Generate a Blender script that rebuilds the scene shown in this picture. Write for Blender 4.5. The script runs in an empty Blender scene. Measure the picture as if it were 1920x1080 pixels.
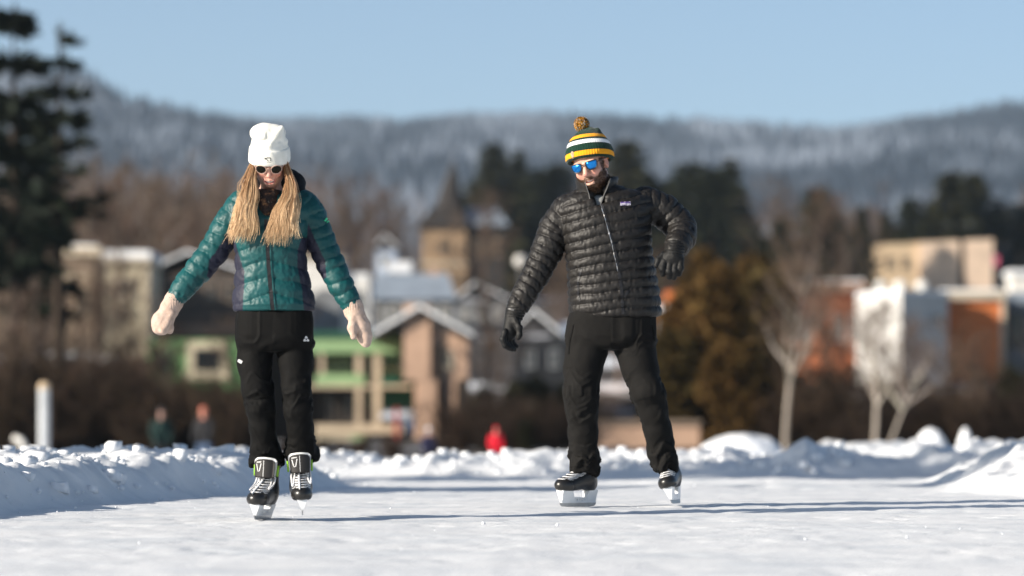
import bpy, math, random
import numpy as np
from mathutils import Vector, Matrix
from mathutils.bvhtree import BVHTree

sc = bpy.context.scene
COL = sc.collection
R = math.radians
PI = math.pi

# ------------------------------------------------------------------ camera, sky, sun, exposure
F_PX, CX, HY, CAM_Z = 7200.0, 960.0, 830.0, 0.324      # 135 mm lens, camera close to the ice
cam_d = bpy.data.cameras.new('camera')
cam = bpy.data.objects.new('camera', cam_d)
COL.objects.link(cam)
cam.location = (0, 0, CAM_Z)
cam.rotation_euler = (PI / 2, 0, 0)
cam_d.sensor_width = 36.0
cam_d.lens = 135.0
cam_d.shift_y = (HY - 540.0) / 1920.0
cam_d.clip_start = 0.1
cam_d.clip_end = 30000
cam_d.dof.use_dof = True
cam_d.dof.focus_distance = 18.5
cam_d.dof.aperture_fstop = 1.9
cam_d.dof.aperture_blades = 0
sc.camera = cam

SUN_EL = R(21.0)
SUN_AZ = R(62.0)            # degrees to the left of the camera's back
to_sun = Vector((-math.sin(SUN_AZ) * math.cos(SUN_EL), -math.cos(SUN_AZ) * math.cos(SUN_EL), math.sin(SUN_EL)))
world = bpy.data.worlds.new('World')
sc.world = world
world.use_nodes = True
wn = world.node_tree
wn.nodes.clear()
w_out = wn.nodes.new('ShaderNodeOutputWorld')
w_bg = wn.nodes.new('ShaderNodeBackground')
w_sky = wn.nodes.new('ShaderNodeTexSky')
w_sky.sky_type = 'NISHITA'
w_sky.sun_disc = False
w_sky.sun_elevation = SUN_EL
w_sky.sun_rotation = math.atan2(to_sun.x, to_sun.y)
w_sky.altitude = 600
w_sky.air_density = 0.55
w_sky.dust_density = 1.0
w_sky.ozone_density = 0.0
w_bg.inputs['Strength'].default_value = 0.092
w_wb = wn.nodes.new('ShaderNodeMix')                        # white balance of the whole sky
w_wb.data_type = 'RGBA'; w_wb.blend_type = 'MULTIPLY'
w_wb.inputs[0].default_value = 1.0
w_wb.inputs[7].default_value = (1.0, 1.05, 1.02, 1)
wn.links.new(w_sky.outputs[0], w_wb.inputs[6])
wn.links.new(w_wb.outputs[2], w_bg.inputs['Color'])
wn.links.new(w_bg.outputs[0], w_out.inputs['Surface'])

sun_d = bpy.data.lights.new('sun', 'SUN')
sun_d.energy = 5.0
sun_d.angle = R(0.53)
sun_d.color = (1.0, 0.91, 0.79)
sun = bpy.data.objects.new('sun', sun_d)
COL.objects.link(sun)
sun.rotation_euler = to_sun.to_track_quat('Z', 'Y').to_euler()
sun.location = (-60, -40, 60)

sc.view_settings.view_transform = 'Standard'
sc.view_settings.look = 'None'
sc.view_settings.gamma = 1
sc.view_settings.use_curve_mapping = False
sc.view_settings.exposure = 0.78
sc.render.engine = 'CYCLES'
sc.cycles.use_denoising = True
sc.cycles.max_bounces = 8
sc.cycles.diffuse_bounces = 4
sc.cycles.glossy_bounces = 3
sc.cycles.transmission_bounces = 4
sc.cycles.caustics_reflective = False
sc.cycles.caustics_refractive = False

def P(px, py, Y):
    """a point of the place seen at photograph pixel (px, py), Y metres from the camera"""
    return Vector(((px - CX) / F_PX * Y, Y, CAM_Z + (HY - py) / F_PX * Y))

# ------------------------------------------------------------------ object helpers
def prop(o, label=None, cat=None, group=None, kind=None):
    if label: o['label'] = label
    if cat: o['category'] = cat
    if group: o['group'] = group
    if kind: o['kind'] = kind
    return o

def empty(name, loc=(0, 0, 0), rz=0.0, label=None, cat=None, group=None):
    o = bpy.data.objects.new(name, None)
    COL.objects.link(o)
    o.empty_display_size = 0.2
    o.location = loc
    o.rotation_euler = (0, 0, rz)
    return prop(o, label, cat, group)

def link_mesh(name, me, parent=None, mats=()):
    o = bpy.data.objects.new(name, me)
    COL.objects.link(o)
    for m in mats:
        me.materials.append(m)
    if parent is not None:
        o.parent = parent
    return o

def np_mesh(name, V, Fq, mats=(), parent=None, smooth=True, mat_idx=None, color=None, attrs=None):
    me = bpy.data.meshes.new(name)
    V = np.asarray(V, dtype=np.float64)
    if isinstance(Fq, np.ndarray):
        me.vertices.add(len(V))
        me.vertices.foreach_set('co', V.astype(np.float32).ravel())
        n = Fq.shape[1]
        me.loops.add(Fq.size)
        me.loops.foreach_set('vertex_index', Fq.astype(np.int32).ravel())
        me.polygons.add(len(Fq))
        me.polygons.foreach_set('loop_start', (np.arange(len(Fq)) * n).astype(np.int32))
        me.update(calc_edges=True)
    else:
        me.from_pydata([tuple(v) for v in V], [], Fq)
    if smooth:
        me.polygons.foreach_set('use_smooth', np.ones(len(me.polygons), dtype=bool))
    if mat_idx is not None:
        me.polygons.foreach_set('material_index', np.asarray(mat_idx, dtype=np.int32))
    if color is not None:
        a = me.color_attributes.new('tint', 'FLOAT_COLOR', 'POINT')
        c = np.ones((len(V), 4), dtype=np.float32)
        c[:, :3] = color
        a.data.foreach_set('color', c.ravel())
    if attrs:
        for k, v in attrs.items():
            a = me.attributes.new(k, 'FLOAT', 'POINT')
            a.data.foreach_set('value', np.asarray(v, dtype=np.float32))
    me.update()
    me.validate()
    return link_mesh(name, me, parent, mats)

class MB:
    """collects boxes, tubes and fans of one mesh"""
    def __init__(s):
        s.v, s.f, s.m, s.c = [], [], [], []
        s.mat = 0
        s.col = (1, 1, 1)
    def _add(s, vs, fs):
        b = len(s.v)
        s.v.extend([tuple(v) for v in vs])
        s.c.extend([s.col] * len(vs))
        s.f.extend([tuple(b + i for i in f) for f in fs])
        s.m.extend([s.mat] * len(fs))
    def box(s, lo, hi):
        x0, y0, z0 = lo; x1, y1, z1 = hi
        s._add([(x0, y0, z0), (x1, y0, z0), (x1, y1, z0), (x0, y1, z0), (x0, y0, z1), (x1, y0, z1), (x1, y1, z1), (x0, y1, z1)],
               [(0, 3, 2, 1), (4, 5, 6, 7), (0, 1, 5, 4), (1, 2, 6, 5), (2, 3, 7, 6), (3, 0, 4, 7)])
        return s
    def hexa(s, bot, top):
        s._add(list(bot) + list(top), [(0, 3, 2, 1), (4, 5, 6, 7), (0, 1, 5, 4), (1, 2, 6, 5), (2, 3, 7, 6), (3, 0, 4, 7)])
        return s
    def prism(s, poly, y0, y1):
        """polygon in x,z (counter-clockwise seen from -y) given depth along y"""
        n = len(poly)
        vs = [(x, y0, z) for x, z in poly] + [(x, y1, z) for x, z in poly]
        fs = [tuple(range(n)), tuple(range(2 * n - 1, n - 1, -1))]
        fs += [(i, i + n, (i + 1) % n + n, (i + 1) % n) for i in range(n)]
        s._add(vs, fs)
        return s
    def tube(s, pts, rad, n=6, cap=True, flat=None):
        pts = [Vector(p) for p in pts]
        if not hasattr(rad, '__len__'): rad = [rad] * len(pts)
        vs, fs = [], []
        up = None
        for i, p in enumerate(pts):
            t = (pts[min(i + 1, len(pts) - 1)] - pts[max(i - 1, 0)])
            t = t.normalized() if t.length > 1e-9 else Vector((0, 0, 1))
            if up is None:
                up = Vector((0, 0, 1)) if abs(t.z) < 0.9 else Vector((1, 0, 0))
            a = t.cross(up)
            if a.length < 1e-6: a = t.orthogonal()
            a.normalize()
            b = a.cross(t).normalized()
            up = b
            fl = 1.0 if flat is None else flat
            for k in range(n):
                an = 2 * PI * k / n
                vs.append(p + a * (math.cos(an) * rad[i]) + b * (math.sin(an) * rad[i] * fl))
        for i in range(len(pts) - 1):
            for k in range(n):
                k2 = (k + 1) % n
                fs.append((i * n + k, i * n + k2, (i + 1) * n + k2, (i + 1) * n + k))
        if cap:
            fs.append(tuple(range(n - 1, -1, -1)))
            fs.append(tuple((len(pts) - 1) * n + k for k in range(n)))
        s._add(vs, fs)
        return s
    def lathe(s, prof, c=(0, 0, 0), n=16):
        vs, fs = [], []
        for r, z in prof:
            for k in range(n):
                a = 2 * PI * k / n
                vs.append((c[0] + r * math.cos(a), c[1] + r * math.sin(a), c[2] + z))
        for i in range(len(prof) - 1):
            for k in range(n):
                k2 = (k + 1) % n
                fs.append((i * n + k, i * n + k2, (i + 1) * n + k2, (i + 1) * n + k))
        fs.append(tuple(range(n - 1, -1, -1)))
        fs.append(tuple((len(prof) - 1) * n + k for k in range(n)))
        s._add(vs, fs)
        return s
    def build(s, name, mats, parent=None, smooth=False, color=False):
        if not isinstance(mats, (list, tuple)): mats = [mats]
        me = bpy.data.meshes.new(name)
        me.from_pydata(s.v, [], s.f)
        if smooth:
            me.polygons.foreach_set('use_smooth', np.ones(len(me.polygons), dtype=bool))
        me.polygons.foreach_set('material_index', np.asarray(s.m, dtype=np.int32))
        if color:
            a = me.color_attributes.new('tint', 'FLOAT_COLOR', 'POINT')
            c = np.ones((len(s.v), 4), dtype=np.float32)
            c[:, :3] = np.asarray(s.c)
            a.data.foreach_set('color', c.ravel())
        me.update()
        return link_mesh(name, me, parent, mats)

def dup(root, loc, rz=0.0, scale=(1, 1, 1), label=None, group=None):
    r = root.copy(); COL.objects.link(r)
    r.location = loc; r.rotation_euler = (0, 0, rz); r.scale = scale
    if label: r['label'] = label
    if group: r['group'] = group
    for ch in list(root.children):
        c = ch.copy(); COL.objects.link(c); c.parent = r
        for g in list(ch.children):
            d = g.copy(); COL.objects.link(d); d.parent = c
    return r

# ------------------------------------------------------------------ materials
class NT:
    def __init__(s, name):
        s.m = bpy.data.materials.new(name)
        s.m.use_nodes = True
        s.t = s.m.node_tree
        s.b = s.t.nodes['Principled BSDF']
    def n(s, t, **kw):
        nd = s.t.nodes.new(t)
        for k, v in kw.items():
            if k in nd.inputs.keys(): nd.inputs[k].default_value = v
            else: setattr(nd, k, v)
        return nd
    def l(s, a, b):
        s.t.links.new(a, b)
    def coord(s, scale=(1, 1, 1), kind='Object'):
        tc = s.n('ShaderNodeTexCoord'); mp = s.n('ShaderNodeMapping')
        mp.inputs['Scale'].default_value = scale
        s.l(tc.outputs[kind], mp.inputs['Vector'])
        return mp.outputs['Vector']
    def noise(s, vec, scale, detail=4, rough=0.55):
        nd = s.n('ShaderNodeTexNoise', Scale=scale, Detail=detail, Roughness=rough)
        s.l(vec, nd.inputs['Vector'])
        return nd.outputs['Fac']
    def ramp(s, fac, stops):
        nd = s.n('ShaderNodeValToRGB')
        e = nd.color_ramp.elements
        while len(e) < len(stops): e.new(0.5)
        for i, (p, c) in enumerate(stops):
            e[i].position = p
            e[i].color = (c[0], c[1], c[2], 1)
        s.l(fac, nd.inputs['Fac'])
        return nd.outputs['Color']
    def bump(s, h, strength=0.3, dist=0.01, normal=None):
        nd = s.n('ShaderNodeBump', Strength=strength, Distance=dist)
        s.l(h, nd.inputs['Height'])
        if normal is not None: s.l(normal, nd.inputs['Normal'])
        s.l(nd.outputs['Normal'], s.b.inputs['Normal'])
        return nd.outputs['Normal']
    def mixc(s, fac, a, b, mode='MIX'):
        nd = s.n('ShaderNodeMix', data_type='RGBA', blend_type=mode)
        for sock, v in ((nd.inputs[0], fac), (nd.inputs[6], a), (nd.inputs[7], b)):
            if isinstance(v, (int, float)): sock.default_value = v
            elif isinstance(v, tuple): sock.default_value = (v[0], v[1], v[2], 1)
            else: s.l(v, sock)
        return nd.outputs[2]
    def base(s, c):
        if isinstance(c, tuple): s.b.inputs['Base Color'].default_value = (c[0], c[1], c[2], 1)
        else: s.l(c, s.b.inputs['Base Color'])
    def set(s, **kw):
        for k, v in kw.items():
            s.b.inputs[k.replace('_', ' ')].default_value = v
        return s

def simple_mat(name, c, rough=0.7, var=0.25, scale=3.0, bump=0.0, bscale=60.0, bdist=0.005, spec=0.3, metal=0.0, stretch=(1, 1, 1)):
    """a colour varied by noise, with fine relief"""
    t = NT(name)
    v = t.coord(stretch)
    f = t.noise(v, scale, 5)
    lo = tuple(x * (1 - var) for x in c); hi = tuple(min(1, x * (1 + var)) for x in c)
    t.base(t.ramp(f, [(0.3, lo), (0.7, hi)]))
    t.set(Roughness=rough, Metallic=metal)
    t.b.inputs['Specular IOR Level'].default_value = spec
    if bump:
        t.bump(t.noise(v, bscale, 3), bump, bdist)
    return t.m

def tint_mat(name, rough=0.8, spec=0.2, var=0.25, scale=4.0, bump=0.0, bscale=50, bdist=0.004):
    """colour stored on the vertices, varied by noise"""
    t = NT(name)
    a = t.n('ShaderNodeAttribute', attribute_name='tint')
    f = t.noise(t.coord(), scale, 4)
    g = t.ramp(f, [(0.3, (1 - var,) * 3), (0.7, (1 + var * 0.6,) * 3)])
    t.base(t.mixc(1.0, a.outputs['Color'], g, 'MULTIPLY'))
    t.set(Roughness=rough)
    t.b.inputs['Specular IOR Level'].default_value = spec
    if bump: t.bump(t.noise(t.coord(), bscale, 3), bump, bdist)
    return t.m

# ------------------------------------------------------------------ numpy noise
def _hash(ix, iy, iz, seed):
    h = (ix.astype(np.int64) * 374761393 + iy.astype(np.int64) * 668265263 + iz.astype(np.int64) * 2147483647 + seed * 974634777) & 0xffffffff
    h = ((h ^ (h >> 13)) * 1274126177) & 0xffffffff
    h = (h ^ (h >> 16)) & 0xffffff
    return h / float(0xffffff) * 2 - 1

def vnoise(p, seed=0):
    p = np.asarray(p, dtype=np.float64)
    i = np.floor(p).astype(np.int64)
    f = p - i
    u = f * f * f * (f * (f * 6 - 15) + 10)
    out = 0
    for dx in (0, 1):
        wx = u[..., 0] if dx else 1 - u[..., 0]
        for dy in (0, 1):
            wy = u[..., 1] if dy else 1 - u[..., 1]
            for dz in (0, 1):
                wz = u[..., 2] if dz else 1 - u[..., 2]
                out = out + wx * wy * wz * _hash(i[..., 0] + dx, i[..., 1] + dy, i[..., 2] + dz, seed)
    return out

def fbm(p, octs=4, seed=0, gain=0.5):
    p = np.asarray(p, dtype=np.float64)
    a, s, o = 1.0, 0.0, 0
    for k in range(octs):
        o = o + a * vnoise(p * (2.03 ** k) + 7.3 * k, seed + k)
        s += a; a *= gain
    return o / s

def sstep(a, b, x):
    t = np.clip((x - a) / (b - a), 0, 1)
    return t * t * (3 - 2 * t)

# ------------------------------------------------------------------ signed-distance modelling
def smin(a, b, k):
    if k <= 0: return np.minimum(a, b)
    h = np.clip(0.5 + 0.5 * (b - a) / k, 0, 1)
    return b + (a - b) * h - k * h * (1 - h)

def smax(a, b, k):
    return -smin(-a, -b, k)

def d_cone(X, Y, Z, a, b, ra, rb):
    ax, ay, az = a
    bx, by, bz = b[0] - ax, b[1] - ay, b[2] - az
    L = bx * bx + by * by + bz * bz + 1e-12
    t = np.clip(((X - ax) * bx + (Y - ay) * by + (Z - az) * bz) / L, 0, 1)
    return np.sqrt((X - ax - t * bx) ** 2 + (Y - ay - t * by) ** 2 + (Z - az - t * bz) ** 2) - (ra + (rb - ra) * t)

def d_ell(X, Y, Z, c, r, M=None):
    x, y, z = X - c[0], Y - c[1], Z - c[2]
    if M is not None:
        x, y, z = (M[0][0] * x + M[1][0] * y + M[2][0] * z, M[0][1] * x + M[1][1] * y + M[2][1] * z, M[0][2] * x + M[1][2] * y + M[2][2] * z)
    k0 = np.sqrt((x / r[0]) ** 2 + (y / r[1]) ** 2 + (z / r[2]) ** 2)
    k1 = np.sqrt((x / r[0] ** 2) ** 2 + (y / r[1] ** 2) ** 2 + (z / r[2] ** 2) ** 2) + 1e-9
    return k0 * (k0 - 1) / k1

class Loft:
    """stack of ellipses: rows of (z, cx, cy, ax, ay)"""
    def __init__(s, rows, e=2.3, clip=True):
        rows = sorted(rows)
        A = np.array(rows, dtype=np.float64)
        zz = np.linspace(A[0, 0], A[-1, 0], 120)
        s.z = zz
        s.c = []
        for j in range(1, 5):                       # smoothed interpolation
            v = np.interp(zz, A[:, 0], A[:, j])
            for _ in range(10):
                v[1:-1] = 0.25 * v[:-2] + 0.5 * v[1:-1] + 0.25 * v[2:]
            s.c.append(v)
        s.e, s.clip = e, clip
    def at(s, z):
        return [np.interp(z, s.z, v) for v in s.c]
    def __call__(s, X, Y, Z):
        cx, cy, ax, ay = s.at(Z)
        q = (np.abs((X - cx) / ax) ** s.e + np.abs((Y - cy) / ay) ** s.e) ** (1.0 / s.e)
        d = (q - 1) * np.minimum(ax, ay)
        if s.clip:
            d = smax(d, np.maximum(s.z[0] - Z, Z - s.z[-1]), 0.012)
        return d

class Field:
    def __init__(s, lo, hi, h):
        s.lo = np.array(lo, float); s.h = h
        n = np.ceil((np.array(hi, float) - s.lo) / h).astype(int) + 1
        s.ax = [s.lo[i] + h * np.arange(n[i]) for i in range(3)]
        s.F = np.full(n, 1.0, dtype=np.float32)
        s.prims = []
    def _sl(s, lo, hi):
        sl = []
        for i in range(3):
            a = int(max(0, math.floor((lo[i] - s.lo[i]) / s.h))); b = int(min(len(s.ax[i]), math.ceil((hi[i] - s.lo[i]) / s.h) + 1))
            if b <= a: return None
            sl.append(slice(a, b))
        return tuple(sl)
    def op(s, fn, lo, hi, k=0.02, mode='add'):
        s.prims.append((fn, lo, hi, k, mode))
        pad = k + 3 * s.h
        sl = s._sl([v - pad for v in lo], [v + pad for v in hi])
        if sl is None: return s
        X = s.ax[0][sl[0]][:, None, None]; Y = s.ax[1][sl[1]][None, :, None]; Z = s.ax[2][sl[2]][None, None, :]
        d = fn(X, Y, Z)
        if mode == 'add': s.F[sl] = smin(s.F[sl], d, k)
        elif mode == 'sub': s.F[sl] = smax(s.F[sl], -d, k)
        return s
    def cone(s, a, b, ra, rb, k=0.02, mode='add'):
        r = max(ra, rb)
        lo = [min(a[i], b[i]) - r for i in range(3)]; hi = [max(a[i], b[i]) + r for i in range(3)]
        return s.op(lambda X, Y, Z: d_cone(X, Y, Z, a, b, ra, rb), lo, hi, k, mode)
    def chain(s, pts, k=0.02, kin=0.01):
        """one tapered limb: rows (x, y, z, r)"""
        r = max(p[3] for p in pts)
        lo = [min(p[i] for p in pts) - r for i in range(3)]; hi = [max(p[i] for p in pts) + r for i in range(3)]
        def fn(X, Y, Z):
            d = None
            for a, b in zip(pts[:-1], pts[1:]):
                e = d_cone(X, Y, Z, a[:3], b[:3], a[3], b[3])
                d = e if d is None else smin(d, e, kin)
            return d
        return s.op(fn, lo, hi, k)
    def ell(s, c, r, k=0.02, M=None, mode='add'):
        m = max(r)
        lo = [c[i] - (m if M is not None else r[i]) for i in range(3)]; hi = [c[i] + (m if M is not None else r[i]) for i in range(3)]
        return s.op(lambda X, Y, Z: d_ell(X, Y, Z, c, r, M), lo, hi, k, mode)
    def loft(s, L, k=0.02):
        lo = [min(L.c[0] - L.c[2]), min(L.c[1] - L.c[3]), L.z[0]]; hi = [max(L.c[0] + L.c[2]), max(L.c[1] + L.c[3]), L.z[-1]]
        return s.op(L, lo, hi, k)
    def mesh(s, smooth=2):
        F = s.F; h = s.h
        S = F < 0
        S[0] = S[-1] = False; S[:, 0] = S[:, -1] = False; S[:, :, 0] = S[:, :, -1] = False
        c = np.zeros(tuple(np.array(F.shape) - 1), dtype=np.int8)
        for a in (0, 1):
            for b in (0, 1):
                for d in (0, 1):
                    c += S[a:a + c.shape[0], b:b + c.shape[1], d:d + c.shape[2]]
        act = (c > 0) & (c < 8)
        ii = np.argwhere(act)
        n = len(ii)
        idx = np.full(c.shape, -1, dtype=np.int64)
        idx[act] = np.arange(n)
        acc = np.zeros((n, 3)); cnt = np.zeros(n)
        offs = [(a, b, d) for a in (0, 1) for b in (0, 1) for d in (0, 1)]
        fv = {o: F[ii[:, 0] + o[0], ii[:, 1] + o[1], ii[:, 2] + o[2]].astype(np.float64) for o in offs}
        sv = {o: S[ii[:, 0] + o[0], ii[:, 1] + o[1], ii[:, 2] + o[2]] for o in offs}
        for o in offs:
            for axi in range(3):
                if o[axi]: continue
                q = list(o); q[axi] = 1; q = tuple(q)
                m = sv[o] != sv[q]
                den = fv[o] - fv[q]
                t = np.where(np.abs(den) > 1e-12, fv[o] / np.where(np.abs(den) > 1e-12, den, 1), 0.5)
                t = np.clip(t, 0, 1)
                p = np.repeat(np.array(o, float)[None], n, 0)
                p[:, axi] = t
                acc[m] += p[m]; cnt[m] += 1
        V = s.lo + h * (ii + acc / np.maximum(cnt, 1)[:, None])
        quads = []
        for axi in range(3):
            u, w = (axi + 1) % 3, (axi + 2) % 3
            sa = [slice(None)] * 3; sb = [slice(None)] * 3
            sa[axi] = slice(0, -1); sb[axi] = slice(1, None)
            A, B = S[tuple(sa)], S[tuple(sb)]
            e = np.argwhere(A != B)
            e = e[(e[:, u] > 0) & (e[:, w] > 0) & (e[:, u] < F.shape[u] - 1) & (e[:, w] < F.shape[w] - 1)]
            ins = A[e[:, 0], e[:, 1], e[:, 2]]
            q = []
            for du, dw in ((-1, -1), (0, -1), (0, 0), (-1, 0)):
                t = e.copy(); t[:, u] += du; t[:, w] += dw
                q.append(idx[t[:, 0], t[:, 1], t[:, 2]])
            q = np.stack(q, 1)
            q[~ins] = q[~ins][:, ::-1]
            quads.append(q)
        Q = np.concatenate(quads)
        Q = Q[(Q >= 0).all(1)]
        for _ in range(smooth):
            V = laplace(V, Q, 0.5)
        return V, Q

def laplace(V, Q, f=0.5):
    n = len(V)
    a = np.concatenate([Q[:, 0], Q[:, 1], Q[:, 2], Q[:, 3]]); b = np.concatenate([Q[:, 1], Q[:, 2], Q[:, 3], Q[:, 0]])
    deg = np.bincount(a, minlength=n) + np.bincount(b, minlength=n)
    out = np.empty_like(V)
    for j in range(3):
        out[:, j] = (np.bincount(a, V[b, j], n) + np.bincount(b, V[a, j], n)) / np.maximum(deg, 1)
    return V + f * (out - V)

def normals(V, Q):
    d1 = V[Q[:, 2]] - V[Q[:, 0]]; d2 = V[Q[:, 3]] - V[Q[:, 1]]
    fn = np.cross(d1, d2)
    N = np.zeros_like(V)
    for k in range(4):
        for j in range(3):
            N[:, j] += np.bincount(Q[:, k], fn[:, j], len(V))
    return N / (np.linalg.norm(N, axis=1, keepdims=True) + 1e-12)

def along(V, pts):
    """arc length of the nearest point on a limb, its distance and signed angle frame"""
    best = np.full(len(V), 1e9); S = np.zeros(len(V)); D = np.zeros_like(V); T = np.zeros_like(V)
    s0 = 0.0
    for a, b in zip(pts[:-1], pts[1:]):
        A = np.array(a[:3], float); B = np.array(b[:3], float)
        L = np.linalg.norm(B - A)
        t = np.clip(((V - A) @ (B - A)) / (L * L), 0, 1)
        d = V - A - t[:, None] * (B - A)
        dist = np.linalg.norm(d, axis=1) - (a[3] + (b[3] - a[3]) * t)
        m = dist < best
        best[m] = dist[m]; S[m] = (s0 + t * L)[m]; D[m] = d[m]; T[m] = (B - A) / L
        s0 += L
    return S, best, D, T, s0

def bvh_of(V, Q):
    return BVHTree.FromPolygons([tuple(v) for v in V], [tuple(int(i) for i in q) for q in Q])

def front(bvh, x, z, y0=-1.0, d=(0, 1, 0)):
    h = bvh.ray_cast(Vector((x, y0, z)), Vector(d))
    return (h[0], h[1]) if h[0] is not None else (None, None)

def stroke_on(bvh, pts, w, lift, mb, n=24, y0=-1.0):
    """a thin raised band laid on a surface along pixel-like (x, z) points"""
    P2 = [Vector((p[0], 0, p[1])) for p in pts]
    L = [0]
    for a, b in zip(P2[:-1], P2[1:]): L.append(L[-1] + (b - a).length)
    row = []
    for i in range(n + 1):
        s = L[-1] * i / n
        for k in range(len(P2) - 1):
            if s <= L[k + 1] + 1e-9: break
        t = (s - L[k]) / max(1e-9, L[k + 1] - L[k])
        p = P2[k].lerp(P2[k + 1], t)
        dr = (P2[k + 1] - P2[k]).normalized()
        nr = Vector((dr.z, 0, -dr.x))
        e = []
        for sg in (-1, 1):
            q = p + nr * (w / 2 * sg)
            h, nn = front(bvh, q.x, q.z, y0)
            if h is None: break
            if nn.y > 0: nn = -nn
            e.append((h, nn))
        if len(e) == 2: row.append(e)
    vs, fs = [], []
    for e in row:
        for h, nn in e: vs.append(h + nn * lift)
        for h, nn in e: vs.append(h - nn * 0.003)
    for i in range(len(row) - 1):
        a = i * 4; b = a + 4
        fs += [(a, a + 1, b + 1, b), (a + 2, a, b, b + 2), (a + 1, a + 3, b + 3, b + 1)]
    mb._add(vs, fs)
# ================================================================== ground, town slope, mountains
def snow_mat(name, c, sss=0.0, strength=0.5, scale=1.0, scratches=False):
    t = NT(name)
    v = t.coord()
    f = t.noise(v, 2.2 * scale, 5)
    t.base(t.ramp(f, [(0.3, tuple(x * 0.94 for x in c)), (0.7, c)]))
    if scratches:                                                    # scraped, greyer ice showing through
        g_ = t.ramp(t.noise(t.coord((0.55, 1.5, 1)), 1.6, 6, 0.65), [(0.46, (1, 1, 1)), (0.66, (0.80, 0.83, 0.86))])
        t.base(t.mixc(1.0, t.ramp(f, [(0.3, tuple(x * 0.94 for x in c)), (0.7, c)]), g_, 'MULTIPLY'))
    t.set(Roughness=0.72)
    t.b.inputs['Specular IOR Level'].default_value = 0.2
    n1 = t.noise(v, 38 * scale, 5, 0.7)
    n2 = t.noise(t.coord((1, 0.7, 1)), 150 * scale, 3, 0.6)
    h = t.n('ShaderNodeMath', operation='ADD'); t.l(n1, h.inputs[0]); t.l(n2, h.inputs[1])
    out = h.outputs[0]
    if scratches:                                                    # skate cuts running along the track
        for k, (rot, sc_) in enumerate(((76, 18), (99, 14))):
            tc = t.n('ShaderNodeTexCoord'); mp = t.n('ShaderNodeMapping')
            mp.vector_type = 'TEXTURE'; mp.inputs['Rotation'].default_value = (0, 0, R(rot)); mp.inputs['Scale'].default_value = (1.0 / sc_, 4.0, 1)
            t.l(tc.outputs['Object'], mp.inputs['Vector'])
            n = t.noise(mp.outputs['Vector'], 1.0, 3, 0.55)
            r = t.ramp(n, [(0.485, (1, 1, 1)), (0.5, (0, 0, 0)), (0.515, (1, 1, 1))])
            m = t.n('ShaderNodeMath', operation='MULTIPLY_ADD'); m.inputs[1].default_value = 0.25
            t.l(r, m.inputs[0]); t.l(out, m.inputs[2]); out = m.outputs[0]
    t.bump(out, strength, 0.012)
    return t.m

M_SNOW = snow_mat('packed_snow', (0.79, 0.80, 0.81), scratches=True, strength=0.42)
M_SNOWFAR = snow_mat('lake_snow', (0.79, 0.80, 0.81), strength=0.4, scale=0.3)
M_ROOFSNOW = snow_mat('roof_snow', (0.82, 0.84, 0.87), strength=0.3, scale=0.5)

BL_Y = [10, 14, 16, 18.3, 20.3, 22.2, 24.5, 27.5, 31, 36]
BL_X = [-4.2, -3.3, -2.9, -2.47, -2.05, -1.62, -1.28, -1.15, -1.12, -1.12]
BR_Y = [10, 15, 18, 21, 24, 27, 30, 33]
BR_X = [4.6, 3.9, 3.5, 3.05, 2.72, 2.95, 3.3, 3.6]

def ice_z(x, y):
    b = -0.032 + (np.clip(y, 8, 21) - 17.7) * 0.018
    b = smin(b, 0.012, 0.02)
    return b

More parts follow.
